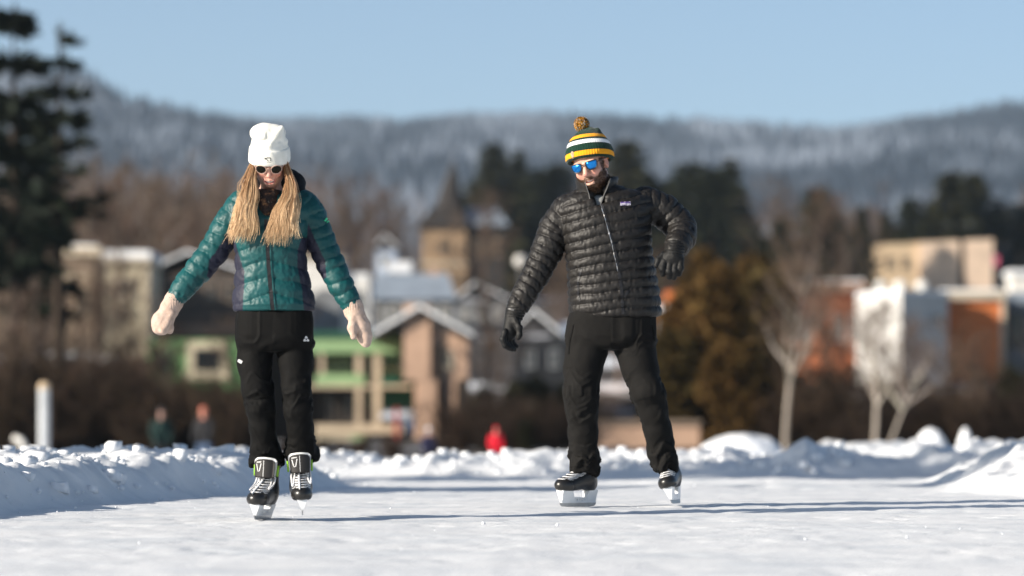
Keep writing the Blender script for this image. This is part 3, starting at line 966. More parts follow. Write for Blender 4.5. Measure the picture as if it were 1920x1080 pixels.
h.box('wall', 1889, 2010, 570, 760, 0, 9, W_GREY)
h.box('parapet', 1886, 2014, 548, 570, -0.2, 9.2, W_BLUEG)
for x in (1893, 1930, 1968): h.window(x, x + 28, 585, 650, 0, W_BLACK)
h = House('white_shed', 'small white shed high on the slope at the right frame edge', 'building', 1915, 560, 300)
h.box('wall', 1898, 1940, 516, 570, 0, 4, W_WHITE)
h.box('roof_snow', 1894, 1944, 506, 516, -0.3, 4.3, M_ROOFSNOW)
# low tan retaining wall by the shore
h = House('retaining_wall', 'low tan stone retaining wall by the shore behind the man\'s legs', 'wall', 1215, 838, 124)
h.box('stonework', 1125, 1312, 796, 840, 0, 1.2, W_PINK)
h.box('coping', 1122, 1315, 788, 796, -0.1, 1.3, W_TAN)
# white ball on a post, added for a bright blurred glint
lp = empty('white_ball', P(976, 560, 240), 0, 'white globe lamp on a post beside the man\'s sleeve', 'added white ball')
MB().tube([(0, 0, -1.0), (0, 0, 1.95)], 0.06, 8).build('post', W_GREY, lp)
MB().lathe([(0.05, 1.95), (0.30, 2.05), (0.42, 2.33), (0.30, 2.62), (0.05, 2.74)], (0, 0, 0), 14).build('globe', W_WHITE, lp, smooth=True)

# ================================================================== vegetation
M_BARK = tint_mat('bark', 0.95, 0.1, 0.3, 2.0)
M_TWIG = tint_mat('twigs', 0.95, 0.1, 0.3, 1.0)
M_NEEDLE = tint_mat('needles', 0.9, 0.1, 0.35, 0.8)

def mesh_of(mb, name, mat):
    o = mb.build(name, mat, None, color=True)
    me = o.data
    bpy.data.objects.remove(o)
    return me

def vary(rr, c, s=0.25):
    k = 1 + rr.uniform(-s, s)
    return tuple(x * k * (1 + rr.uniform(-0.06, 0.06)) for x in c)

def tree_bare(seed, bark, twig, lean=0.0, dens=1.0, fork=0.35):
    """height 1, returns trunk mesh and crown mesh"""
    rr = random.Random(seed)
    tb, cb = MB(), MB()
    tb.col = bark
    def branch(mb, p, d, L, r, segs, sides, wob=0.12):
        pts, rad = [p.copy()], [r]
        for i in range(segs):
            d = (d + Vector((rr.gauss(0, wob), rr.gauss(0, wob), rr.gauss(0, wob * 0.6) + 0.03))).normalized()
            p = p + d * (L / segs)
            pts.append(p.copy()); rad.append(r * (1 - (i + 1) / segs * 0.75))
        mb.tube(pts, rad, sides, cap=False)
        return pts, d
    pts, _ = branch(tb, Vector((0, 0, -0.03)), Vector((lean, 0, 1)).normalized(), 0.93, 0.0145, 7, 6, 0.05)
    for k in range(int(15 * dens)):
        f = rr.uniform(fork * 0.55, 0.97)
        q = f * 7; i = min(int(q), 6)
        p = pts[i].lerp(pts[i + 1], q - i)
        a = rr.uniform(0, 2 * PI); up = rr.uniform(0.7, 1.7)
        L = 0.42 * (1.05 - f) + 0.10
        tb.col = vary(rr, bark); cb.col = vary(rr, twig)
        bp, bd = branch(tb, p, Vector((math.cos(a), math.sin(a), up)).normalized(), L, 0.009 * (1.1 - f) + 0.0025, 4, 4)
        for j in range(int(6 * dens)):
            m = rr.randint(1, 4)
            a2 = rr.uniform(0, 2 * PI)
            cb.col = vary(rr, twig)
            sp, sd = branch(cb, bp[m], (Vector((math.cos(a2), math.sin(a2), rr.uniform(0.2, 1.2))) + bd * 0.8).normalized(), L * rr.uniform(0.35, 0.6), 0.0028, 3, 3, 0.2)
            for n_ in range(int(5 * dens)):
                a3 = rr.uniform(0, 2 * PI)
                branch(cb, sp[rr.randint(1, 3)], (Vector((math.cos(a3), math.sin(a3), rr.uniform(0.0, 1.2))) + sd * 0.8).normalized(), L * rr.uniform(0.2, 0.4), 0.0017, 2, 3, 0.2)
    return mesh_of(tb, 'trunk', M_BARK), mesh_of(cb, 'crown', M_TWIG)

def spray(mb, rr, p, d, L, w, n):
    """needle sprays: narrow leaf-shaped faces fanned about a direction"""
    for _ in range(n):
        dd = (d + Vector((rr.gauss(0, 0.55), rr.gauss(0, 0.55), rr.gauss(0, 0.4)))).normalized()
        s = dd.cross(Vector((rr.gauss(0, 1), rr.gauss(0, 1), rr.gauss(0, 1)))).normalized() * w * rr.uniform(0.6, 1.3)
        l = L * rr.uniform(0.6, 1.3)
        mb._add([p, p + dd * l * 0.5 + s, p + dd * l, p + dd * l * 0.5 - s], [(0, 1, 2, 3)])

def tree_conifer(seed, needle, whorls=24, per=8, spread=0.2, droop=-0.25, gap=0.1, start=0.1, power=0.85, sn=5):
    rr = random.Random(seed)
    tb, cb = MB(), MB()
    tb.col = (0.05, 0.038, 0.03)
    tb.tube([(0, 0, -0.03), (rr.uniform(-.01, .01), 0, 0.5), (0, 0, 1.0)], [0.017, 0.011, 0.002], 6)
    for w in range(whorls):
        t = start + (1 - start) * (w + rr.uniform(-0.3, 0.3) * (2.2 if gap > 0.2 else 1)) / whorls
        t = min(0.99, max(start, t))
        r0 = spread * ((1 - t) ** power) * rr.uniform(0.75, 1.15) + 0.012
        for k in range(per):
            if rr.random() < gap: continue
            a = 2 * PI * (k + rr.uniform(-0.4, 0.4)) / per + w * 1.7
            r = r0 * rr.uniform(0.45 if gap > 0.2 else 0.65, 1.2)
            d = Vector((math.cos(a), math.sin(a), droop * rr.uniform(0.4, 1.3))).normalized()
            p0 = Vector((0, 0, t))
            tb.col = (0.04, 0.03, 0.025)
            tb.tube([p0, p0 + d * r * 0.95], [0.0035 * (1.2 - t), 0.0008], 3, cap=False)
            for m in range(sn):
                f = (m + 0.7) / sn
                cb.col = vary(rr, needle, 0.35)
                p = p0 + d * (r * f) + Vector((0, 0, rr.uniform(-0.006, 0.006)))
                spray(cb, rr, p, d, 0.030 + 0.18 * r * (1 - f * 0.5), 0.0075 + 0.015 * r, 5)
    cb.col = needle
    spray(cb, rr, Vector((0, 0, 0.965)), Vector((0, 0, 1)), 0.035, 0.006, 6)
    return mesh_of(tb, 'trunk', M_BARK), mesh_of(cb, 'crown', M_NEEDLE)

def tree_cedar(seed, colr, n=2600, shape=1.0):
    """rounded flame of leafy clumps down to the ground"""
    rr = random.Random(seed)
    tb, cb = MB(), MB()
    tb.col = (0.07, 0.05, 0.04)
    tb.tube([(0, 0, -0.03), (0, 0, 0.9)], [0.02, 0.004], 6)
    lobes = [(rr.uniform(-0.09, 0.09), rr.uniform(-0.09, 0.09), rr.uniform(0.1, 0.8), rr.uniform(0.08, 0.16)) for _ in range(16)]
    for i in range(n):
        lx, ly, lz, lr = rr.choice(lobes)
        v = Vector((rr.gauss(0, 1), rr.gauss(0, 1), rr.gauss(0, 1))).normalized() * lr * rr.uniform(0.7, 1.0)
        p = Vector((lx + v.x, ly + v.y, lz + v.z * 1.5))
        env = 0.24 * shape * (1 - max(0, p.z - 0.15) ** 1.6) ** 0.9 if p.z < 1 else 0
        rad = math.hypot(p.x, p.y)
        if p.z < 0 or p.z > 1 or rad > env:
            if p.z < 0 or p.z > 1: continue
            s = env / (rad + 1e-6); p.x *= s; p.y *= s
        cb.col = vary(rr, colr, 0.45)
        spray(cb, rr, p, Vector((v.x, v.y, lr * 0.6)).normalized(), 0.055, 0.014, 2)
    return mesh_of(tb, 'trunk', M_BARK), mesh_of(cb, 'crown', M_NEEDLE)

def shrub_mesh(seed, colr, n=34):
    rr = random.Random(seed)
    mb, sb = MB(), MB()
    for i in range(n):
        a = rr.uniform(0, 2 * PI); r = rr.uniform(0, 0.25)
        p = Vector((r * math.cos(a), r * math.sin(a), -0.03)); d = Vector((math.cos(a) * rr.uniform(0.1, 0.7), math.sin(a) * rr.uniform(0.1, 0.7), 1)).normalized()
        pts = [p]; L = rr.uniform(0.6, 1.05)
        sb.col = vary(rr, colr, 0.3)
        for s in range(4):
            d = (d + Vector((rr.gauss(0, 0.15), rr.gauss(0, 0.15), 0.02))).normalized()
            pts.append(pts[-1] + d * L / 4)
        sb.tube(pts, [0.012, 0.010, 0.008, 0.006, 0.003], 3, cap=False)
        for s in range(9):
            q = pts[rr.randint(1, 4)]
            a2 = rr.uniform(0, 2 * PI)
            e = q + Vector((math.cos(a2), math.sin(a2), rr.uniform(0.1, 1.2))).normalized() * rr.uniform(0.12, 0.34)
            mb.col = vary(rr, colr, 0.4)
            mb.tube([q, (q + e) / 2 + Vector((rr.gauss(0, .02), rr.gauss(0, .02), 0)), e], [0.006, 0.0045, 0.002], 3, cap=False)
            for u in range(3):
                a3 = rr.uniform(0, 2 * PI)
                g0 = q.lerp(e, rr.uniform(0.3, 1))
                mb.tube([g0, g0 + Vector((math.cos(a3), math.sin(a3), rr.uniform(0, 1))).normalized() * rr.uniform(0.06, 0.16)], [0.004, 0.0015], 3, cap=False)
    return mesh_of(sb, 'stems', M_BARK), mesh_of(mb, 'foliage', M_TWIG)

PALE = (0.40, 0.35, 0.30); GREYB = (0.15, 0.12, 0.10); BROWN = (0.085, 0.06, 0.045); TWB = (0.115, 0.082, 0.062); TWR = (0.13, 0.085, 0.06)
KIND = {
    'pine': [tree_conifer(1, (0.014, 0.019, 0.014), 16, 7, 0.13, -0.10, 0.28, 0.40, 0.45, 6), tree_conifer(2, (0.016, 0.021, 0.014), 11, 5, 0.12, 0.05, 0.3, 0.45, 0.35, 6)],
    'fir': [tree_conifer(11, (0.034, 0.036, 0.018), 26, 10, 0.25), tree_conifer(12, (0.042, 0.042, 0.020), 24, 10, 0.29, -0.15, 0.08, 0.10, 0.7), tree_conifer(13, (0.032, 0.036, 0.018), 22, 10, 0.31, -0.1, 0.12, 0.14, 0.6)],
    'cedar': [tree_cedar(21, (0.105, 0.062, 0.020)), tree_cedar(22, (0.078, 0.055, 0.019)), tree_cedar(23, (0.120, 0.066, 0.021))],
    'hedge': [tree_cedar(25, (0.036, 0.036, 0.018), 2200, 1.6)],
    'birch': [tree_bare(31, PALE, TWB, 0.0, 1.15, 0.7), tree_bare(32, PALE, TWB, 0.05, 1.15, 0.7)],
    'bare': [tree_bare(41, GREYB, TWB), tree_bare(42, BROWN, TWR, 0.04), tree_bare(43, GREYB, TWR, -0.05, 1.1), tree_bare(44, BROWN, TWB, 0, 1.1)],
    'lean': [tree_bare(45, PALE, TWB, 0.42, 1.1, 0.8)],
    'shrub': [shrub_mesh(51, (0.042, 0.027, 0.018)), shrub_mesh(52, (0.030, 0.021, 0.016)), shrub_mesh(53, (0.052, 0.035, 0.023))],
}
PARTS = {'shrub': ('stems', 'foliage')}
NAMES = {'pine': 'pine_tree', 'fir': 'fir_tree', 'cedar': 'cedar_tree', 'hedge': 'evergreen_bush', 'birch': 'birch_tree', 'bare': 'bare_tree', 'lean': 'birch_tree', 'shrub': 'bare_shrub'}
CATS = {'pine': 'tree', 'fir': 'tree', 'cedar': 'tree', 'hedge': 'bush', 'birch': 'tree', 'bare': 'tree', 'lean': 'tree', 'shrub': 'shrub'}
_rt = random.Random(77)
def plant(kind, px, top, base, Y, label, group=None, wide=1.0, var=None):
    p = P(px, base, Y)
    gz = tz(p.x, Y) if Y > 60 else -0.1
    zt = P(px, top, Y).z
    z0 = min(p.z, gz + 0.0) if base > 0 else gz
    H = zt - z0
    ms = KIND[kind][var if var is not None else _rt.randrange(len(KIND[kind]))]
    r = empty(NAMES[kind], (p.x, Y, z0), _rt.uniform(0, 6.28) if kind != 'lean' else 0.0, label, CATS[kind], group)
    r.scale = (H * wide, H * wide, H)
    nm = PARTS.get(kind, ('trunk', 'crown'))
    for n_, me in zip(nm, ms):
        o = bpy.data.objects.new(n_, me); COL.objects.link(o); o.parent = r
    return r

# dark pines framing the left edge
plant('pine', 26, 6, 845, 119, 'tall dense dark pine at the left frame edge', wide=0.95, var=0)
plant('pine', 112, 40, 845, 126, 'slender open pine with gaps right of the tallest dark pine', wide=1.05, var=1)
plant('pine', -42, 90, 845, 122, 'dark pine cut by the left frame edge', wide=1.0, var=0)
plant('pine', 62, 215, 845, 131, 'shorter dark pine between the two tall left pines', wide=1.1, var=0)
# conifers between church and man
for px, top, w_, lb in ((925, 262, 0.9, 'tallest dark fir right of the church spire'), (972, 280, 0.9, 'second dark fir right of the church spire'), (1012, 312, 1.2, 'short fir left of the man\'s hat'),
                        (1048, 302, 1.1, 'dark fir directly left of the man\'s hat'), (893, 335, 1.1, 'low fir touching the church spire'), (950, 345, 1.4, 'broad low fir between two taller firs')):
    plant('fir', px, top, 520, 400 + _rt.uniform(-5, 20), lb, 'firs between church and man', w_ * 1.15)
for px, top, w_, lb in ((1176, 256, 1.0, 'tall rounded fir right of the man\'s hat'), (1216, 325, 1.2, 'fir above the man\'s left shoulder'), (1252, 335, 1.2, 'middle fir behind the man\'s raised elbow'),
                        (1300, 300, 1.15, 'left fir of the dense pair right of the man'), (1338, 312, 1.2, 'fir between the dense pair right of the man'), (1368, 296, 1.1, 'right fir of the dense pair right of the man'),
                        (1400, 395, 1.3, 'low fir at the end of the dense row'), (1275, 390, 1.5, 'low broad fir under the dense row')):
    plant('fir', px, top, 520, 375 + _rt.uniform(-15, 20), lb, 'firs right of the man', w_ * 1.25)
for px, top, base, Y, w_, lb in ((1470, 405, 560, 300, 1.1, 'small fir left of the brown middle tree'), (1532, 348, 560, 298, 1.1, 'olive pointed fir above the red brick building'), (1562, 392, 560, 302, 1.1, 'dark fir close behind the pointed olive fir'),
                                 (1617, 386, 500, 326, 1.0, 'round topped dark fir left of the beige block'), (1662, 392, 500, 350, 0.7, 'thin dark fir just left of the beige block'),
                                 (1712, 368, 500, 362, 1.3, 'leftmost fir behind the beige block'), (1748, 378, 500, 366, 1.4, 'second fir behind the beige block'), (1784, 316, 500, 360, 1.25, 'tallest fir behind the beige block'),
                                 (1826, 318, 500, 364, 1.1, 'sharp fir next to the tallest behind the beige block'), (1868, 372, 500, 366, 1.4, 'fir above the dark side wing'), (1908, 378, 500, 368, 1.4, 'fir at the right frame edge')):
    plant('fir', px, top, base, Y, lb, 'firs at the right side of town', w_)
for px, top, Y, w_, lb in ((1432, 440, 310, 1.3, 'low fir behind the tops of the golden cedars'), (1500, 440, 312, 1.2, 'low fir over the left end of the red brick building'), (1588, 430, 316, 1.2, 'low fir over the right end of the red brick building'), (1690, 420, 370, 1.4, 'low fir at the left corner of the beige block'), (1120, 330, 400, 1.3, 'fir hidden behind the man\'s collar')):
    plant('fir', px, top, 540, Y, lb, 'firs at the right side of town', w_)
# golden cedars
for px, top, Y, w_, lb in ((1284, 498, 133, 1.05, 'golden brown cedar nearest the man\'s legs'), (1335, 500, 128, 1.0, 'front golden cedar in the middle of the cedar clump'), (1392, 512, 136, 1.0, 'golden cedar behind the middle of the clump'),
                           (1436, 486, 131, 0.95, 'tallest golden cedar at the right of the clump'), (1262, 610, 127, 1.3, 'short olive cedar at the left foot of the clump'), (1368, 640, 124, 1.4, 'short cedar at the front of the clump')):
    plant('cedar', px, top, 838, Y, lb, 'golden cedars by the shore', w_)
for px, top, Y, w_, lb in ((905, 712, 128, 0.9, 'low dark evergreen bush right of the tan house'), (960, 700, 130, 0.9, 'middle dark evergreen bush in the shore row'), (1015, 690, 132, 0.9, 'tall dark evergreen bush left of the man\'s legs'), (1065, 705, 131, 0.9, 'dark evergreen bush behind the man\'s legs'),
                           (1900, 668, 127, 0.8, 'brown green bush at the right frame edge'), (985, 775, 120, 1.1, 'small evergreen bush close to the snow bank')):
    plant('hedge', px, top, 838, Y, lb, 'evergreen bushes by the shore', w_)
# trees on the left that throw their shadows across the far end of the track
plant('bare', 960 - 8.2 / 20.6 * F_PX, 830 - 6.5 / 20.6 * F_PX, 870, 20.6, 'bare tree beside the track outside the left frame edge', wide=0.8, var=0)
plant('fir', 960 - 8.5 / 21.4 * F_PX, 830 - 7.8 / 21.4 * F_PX, 870, 21.4, 'fir beside the track outside the left frame edge', wide=0.8, var=0)
plant('fir', 960 - 10.5 / 25.6 * F_PX, 830 - 8.5 / 25.6 * F_PX, 870, 25.6, 'farther fir beside the track outside the left frame edge', wide=0.8, var=1)
for px, top, lb in ((1310, 470, 'pointed olive cedar rising behind the clump'), (1412, 478, 'pointed brown cedar between the two right cedars')):
    plant('cedar', px, top, 838, 140, lb, 'golden cedars by the shore', 0.75)
# named bare trees near the shore
plant('birch', 1472, 470, 836, 121, 'pale trunked birch right of the golden cedars', wide=1.0, var=0)
plant('birch', 1640, 560, 845, 113.2, 'forked pale birch in front of the white block', wide=1.1, var=1)
plant('lean', 1652, 610, 845, 113.0, 'pale birch leaning to the right in front of the orange building')
plant('bare', 905, 560, 836, 126, 'thin bare tree right of the tan house')
plant('bare', 318, 600, 838, 124, 'bare tree in front of the green wing')
plant('bare', 296, 560, 838, 131, 'bare tree before the left edge of the green wing')
plant('bare', 440, 590, 838, 136, 'bare tree beside the woman in front of the green wing')
plant('bare', 1700, 590, 838, 126, 'bare tree in front of the white block corner')
plant('bare', 1770, 600, 838, 130, 'bare tree in front of the orange building')
plant('bare', 1850, 620, 838, 122, 'bare tree near the right frame edge')
plant('bare', 168, 610, 838, 121, 'slim bare tree above the grey post')
plant('bare', 60, 470, 838, 130, 'bare tree under the dark pines')
plant('bare', 20, 560, 840, 117, 'bare tree at the lower left frame edge')
plant('bare', 225, 575, 838, 134, 'bushy bare tree below the cream house')
for px, top, lb in ((168, 288, 'leftmost pale trunked tree beside the dark pines'), (214, 300, 'second pale trunked tree from the dark pines'), (262, 322, 'third pale trunked tree from the dark pines'), (303, 330, 'fourth pale trunked tree above the brown house')):
    plant('birch', px, top, 500, 262 + _rt.uniform(-6, 6), lb, 'pale trunked trees on the left slope', 0.75)
# bare trees among the houses
GT = 'bare trees among the houses on the slope'
for i in range(135):
    Y = _rt.choice([190, 205, 240, 275, 290, 330, 350, 400, 440])
    px = _rt.uniform(-40, 1960)
    if Y < 235 and (600 < px < 800): continue
    if 1610 < px < 1890 and Y < 330 and _rt.random() < 0.75: continue
    if 770 < px < 900 and Y < 375: continue
    if 740 < px < 890: continue
    if (880 < px < 1060 or 1170 < px < 1420 or 1660 < px < 1920) and _rt.random() < 0.93: continue
    p = P(px, 0, Y)
    H = _rt.uniform(7, 12.5) if Y > 230 else _rt.uniform(5, 7.5)
    top = HY - (tz(p.x, Y) + H - CAM_Z) / Y * F_PX
    plant('bare', px, max(top, 330), 0, Y, 'bare brown deciduous tree among the houses %s' % ('left of the woman' if px < 520 else 'between church and skaters' if px < 1160 else 'right of the man'), GT + (' left' if px < 520 else ' centre' if px < 1160 else ' right'), _rt.uniform(0.8, 1.2))
# brush along the shore
GS = 'bare shrubs in the brush along the shore'
for i in range(190):
    z_ = _rt.random()
    if z_ < 0.46: px = _rt.uniform(-60, 470); top = _rt.uniform(630, 790) if px < 260 else _rt.uniform(705, 790)
    elif z_ < 0.58: px = _rt.uniform(850, 1110); top = _rt.uniform(735, 800)
    elif z_ < 0.66: px = _rt.uniform(470, 850); top = _rt.uniform(812, 830)
    else: px = _rt.uniform(1440, 1990); top = _rt.uniform(695, 790) if px > 1560 else _rt.uniform(650, 760)
    Y = _rt.uniform(115, 148) if not (470 <= px <= 850) else _rt.uniform(114, 120)
    plant('shrub', px, top, 0, Y, 'bare brown shrub in the %s' % ('dark brush below the left pines' if px < 470 else 'low brush between the two skaters' if px < 1110 else 'dark brush right of the golden cedars'), GS + (' left' if px < 470 else ' centre' if px < 1110 else ' right'), _rt.uniform(0.75, 1.15))

def far_wood(name, n, seed, x0, x1, y0, y1, hts, cols, twn=22):
    """bare woodland far up the slope that reads as one mass"""
    rr = random.Random(seed); mb = MB()
    for i in range(n):
        Y = rr.uniform(y0, y1); X = (rr.uniform(x0, x1) - CX) / F_PX * Y
        z = tz(X, Y); H = rr.uniform(*hts); c = rr.choice(cols)
        mb.col = vary(rr, c, 0.3)
        top = Vector((X + rr.gauss(0, 0.4), Y + rr.gauss(0, 0.4), z + H))
        b = Vector((X, Y, z - 0.3))
        mb.tube([b, b.lerp(top, 0.5) + Vector((rr.gauss(0, .2), 0, 0)), top], [0.16, 0.10, 0.02], 3, cap=False)
        for k in range(twn):
            f = rr.uniform(0.3, 0.95); q = b.lerp(top, f); a = rr.uniform(0, 6.28)
            e = q + Vector((math.cos(a), math.sin(a), rr.uniform(0.5, 1.4))).normalized() * H * rr.uniform(0.10, 0.30) * (1.1 - f * 0.6)
            mb.col = vary(rr, c, 0.35)
            mb.tube([q, e], [0.055, 0.015], 3, cap=False)
    return prop(mb.build(name, M_TWIG, None, color=True), kind='stuff')
far_wood('bare_wood', 760, 5, -60, 1980, 430, 1000, (9, 15), [(0.12, 0.092, 0.078), (0.09, 0.07, 0.062), (0.15, 0.12, 0.10)])
far_wood('bare_wood', 160, 6, -40, 620, 285, 420, (9, 13), [(0.12, 0.085, 0.066), (0.16, 0.12, 0.095)], 30)

# ================================================================== things by the shore
def post(px, top, base, Y, r, mat, capm, label, nm='post'):
    p = P(px, base, Y); zt = P(px, top, Y).z
    o = empty(nm, (p.x, Y, p.z), 0, label, 'post')
    H = zt - p.z
    MB().lathe([(r, 0), (r, H - 0.12), (r * 0.96, H - 0.1)], (0, 0, 0), 12).build('shaft', mat, o, smooth=False)
    MB().lathe([(r * 1.05, H - 0.1), (r * 1.05, H), (r * 0.7, H + 0.06), (0.01, H + 0.08)], (0, 0, 0), 12).build('cap', capm, o)
    return o
post(83, 722, 885, 96, 0.135, wall_mat('grey_white_paint', (0.50, 0.52, 0.54)), W_YELL, 'grey white post with a golden cap at the left')
so = empty('snow_gun', P(44, 880, 98), 0, 'white bent pipe standing in the snow left of the grey post', 'pipe')
MB().tube([(0, 0, 0), (0, 0, 0.62), (-0.06, 0, 0.74), (-0.26, 0, 0.80)], 0.085, 10).build('pipe', W_WHITE, so, smooth=True)
so.name = 'bent_pipe'

def bystander(px, feet, Y, Hm, label, coat, legs, head, hatc, yaw, crouch=False):
    """far figure: one continuous body with clothing, hat and hair as children"""
    k = Hm / 1.75
    root = empty('person', P(px, feet, Y), yaw, label, 'person')
    sk = (0.50, 0.30, 0.23)
    g = Field((-0.5, -0.4, -0.02), (0.5, 0.4, 1.85), 0.018)
    kn = -0.18 if crouch else -0.02; hz = 0.62 if crouch else 0.90; sh = hz + 0.52
    for s in (-1, 1):
        g.chain([(s * 0.10, 0.05, hz, 0.10), (s * 0.12, kn, hz * 0.55, 0.07), (s * 0.12, 0.05 if crouch else 0.02, 0.09, 0.05)], 0.03)
        g.cone((s * 0.12, 0.04, 0.05), (s * 0.13, -0.14, 0.04), 0.045, 0.04, 0.03)
        g.chain([(s * 0.19, 0, sh - 0.03, 0.062), (s * 0.26, -0.02, sh - 0.30, 0.05), (s * 0.22, -0.16, sh - 0.48, 0.042), (s * 0.20, -0.22, sh - 0.54, 0.035)], 0.03)
    g.chain([(0, 0.03, hz, 0.14), (0, 0, sh - 0.2, 0.15), (0, -0.01, sh - 0.03, 0.12)], 0.05)
    g.cone((0, -0.01, sh), (0, -0.03, sh + 0.12), 0.06, 0.055, 0.03)
    g.ell((0, -0.03, sh + 0.20), (0.078, 0.095, 0.115), 0.03)
    g.ell((0, -0.125, sh + 0.18), (0.015, 0.02, 0.02), 0.01)
    V, Q = g.mesh(1)
    np_mesh('body', V * k, Q, [simple_mat('face_skin', head, 0.5, 0.1)], root)
    lo = [('trousers', legs, lambda z, x, y: z < hz + 0.02, 0.016, (0.06, hz + 0.03)), ('coat', coat, None, 0.03, (hz - 0.12, sh + 0.04))]
    for nm, colr, _, off, (za, zb) in lo:
        g2 = Field((-0.5, -0.4, -0.02), (0.5, 0.4, 1.85), 0.018)
        g2.F = g.F - off
        g2.F = smax(g2.F, (g2.ax[2] - zb)[None, None, :].astype(np.float32), 0.01)
        g2.F = smax(g2.F, (za - g2.ax[2])[None, None, :].astype(np.float32), 0.01)
        if nm == 'trousers':
            g2.F = smax(g2.F, (np.abs(g2.ax[0]) - 0.24)[:, None, None].astype(np.float32), 0.01)
        v2, q2 = g2.mesh(1)
        np_mesh(nm, v2 * k, q2, [simple_mat(nm + '_cloth', colr, 0.85, 0.2, 8)], root)
    mb = MB(); mb.lathe([(0.088, 0.0), (0.092, 0.05), (0.07, 0.12), (0.02, 0.15)], (0, -0.02, sh + 0.23), 12)
    mb.v = [tuple(Vector(v_) * k) for v_ in mb.v]
    mb.build('hat', simple_mat('hat_wool', hatc, 0.9, 0.15, 20), root, smooth=True)
    return root
bystander(302, 884, 106, 1.72, 'far bystander in dark green coat standing behind the snow bank', (0.006, 0.022, 0.020), (0.012, 0.012, 0.014), (0.34, 0.20, 0.16), (0.06, 0.05, 0.05), 0.3)
bystander(382, 886, 106, 1.78, 'far bystander in black coat and blue jeans with a red hat', (0.014, 0.014, 0.016), (0.07, 0.11, 0.19), (0.55, 0.24, 0.17), (0.50, 0.16, 0.11), -0.4)
bystander(930, 868, 84, 0.92, 'small child in a bright red snowsuit behind the snow bank', (0.62, 0.012, 0.03), (0.55, 0.012, 0.03), (0.5, 0.2, 0.16), (0.60, 0.012, 0.03), 0.2, True)
bystander(803, 872, 92, 1.05, 'child in dark blue coat and white hat near the tan house', (0.02, 0.02, 0.05), (0.02, 0.02, 0.03), (0.45, 0.28, 0.22), (0.70, 0.72, 0.76), 0.5, True)

def snow_heap(px, top, base, Y, wpx, label, seed):
    p = P(px, base, Y); zt = P(px, top, Y).z; w_ = wpx / F_PX * Y / 2; H = zt - p.z
    g = Field((-w_ * 1.4, -w_ * 1.4, -0.12), (w_ * 1.4, w_ * 1.4, H * 1.3 + 0.1), max(0.02, w_ / 16))
    rr = random.Random(seed)
    g.ell((0, 0, 0), (w_, w_ * 0.8, H), 0.1)
    for i in range(5): g.ell((rr.uniform(-.6, .6) * w_, rr.uniform(-.5, .3) * w_, H * rr.uniform(0.2, 0.6)), (w_ * 0.3, w_ * 0.3, H * 0.35), 0.06)
    V, Q = g.mesh(2); V = V + normals(V, Q) * (0.06 * fbm(V * 3, 3, seed))[:, None]
    o = np_mesh('snow_heap', V, Q, [M_ROOFSNOW]); o.location = p
    return prop(o, label, 'snow heap')
snow_heap(1746, 806, 862, 70, 64, 'shovelled snow heap at the right behind the bank', 1)
snow_heap(1811, 800, 862, 74, 26, 'narrow upright snow heap right of the larger one', 2)
snow_heap(1390, 814, 862, 66, 170, 'long low snow heap right of the man\'s legs', 3)

# crumbs of snow and ice on the track
rs = np.random.RandomState(9)
def crumbs(n):
    X = rs.uniform(-2.9, 3.4, n); Y = rs.uniform(14.5, 30, n)
    keep = rs.rand(n) < np.where(np.interp(Y, BL_Y, BL_X) + 0.4 - X > 0, 1, 0.025)
    X, Y = X[keep], Y[keep]
    Z = near_z(X[:, None], Y[:, None])[:, 0]
    S = 0.003 + 0.009 * rs.rand(len(X)) ** 5
    dl = np.interp(Y, BL_Y, BL_X) - X
    S = S * np.where(dl > 0, 2.2, 1)
    ico = np.array([(0, 0, 1), (0.9, 0, 0.1), (0.28, 0.85, 0.1), (-0.72, 0.53, 0.1), (-0.72, -0.53, 0.1), (0.28, -0.85, 0.1), (0, 0, -0.6)])
    fc = [(0, 1, 2), (0, 2, 3), (0, 3, 4), (0, 4, 5), (0, 5, 1), (6, 2, 1), (6, 3, 2), (6, 4, 3), (6, 5, 4), (6, 1, 5)]
    V = np.array([X, Y, Z]).T[:, None, :] + ico[None] * S[:, None, None] * rs.uniform(0.6, 1.4, (len(X), 7, 3)) + np.array((0, 0, 0.3))[None, None] * S[:, None, None]
    F = (np.arange(len(X))[:, None, None] * 7 + np.array(fc)[None]).reshape(-1, 3)
    o = np_mesh('snow_crumbs', V.reshape(-1, 3), F, [M_ROOFSNOW], smooth=False)
    return prop(o, kind='stuff')
crumbs(3000)
def chunks(n):
    """broken lumps thrown up by the plough along both banks"""
    X = rs.uniform(-4.2, 3.0, n * 6); Y = rs.uniform(16.0, 35.5, n * 6)
    Z = near_z(X[:, None], Y[:, None])[:, 0]
    h = Z - ice_z(X, Y)
    k = np.where((h > 0.05) & (h < 0.4))[0][:n]
    X, Y, Z = X[k], Y[k], Z[k]
    S = 0.012 + 0.045 * rs.rand(len(X)) ** 3
    box = np.array([(x, y, z) for x in (-1, 1) for y in (-1, 1) for z in (-1, 1)], float)
    fc = [(0, 1, 3, 2), (4, 6, 7, 5), (0, 4, 5, 1), (2, 3, 7, 6), (0, 2, 6, 4), (1, 5, 7, 3)]
    B = box[None] * rs.uniform(0.45, 1.1, (len(X), 8, 3)) * S[:, None, None] * np.array((1, 1, 0.75))
    a = rs.uniform(0, 6.28, len(X)); ca, sa = np.cos(a)[:, None], np.sin(a)[:, None]
    V = np.stack([B[..., 0] * ca - B[..., 1] * sa + X[:, None], B[..., 0] * sa + B[..., 1] * ca + Y[:, None], B[..., 2] + (Z + S * 0.25)[:, None]], -1)
    F = (np.arange(len(X))[:, None, None] * 8 + np.array(fc)[None]).reshape(-1, 4)
    return prop(np_mesh('snow_chunks', V.reshape(-1, 3), F, [M_ROOFSNOW], smooth=False), kind='stuff')
chunks(1150)

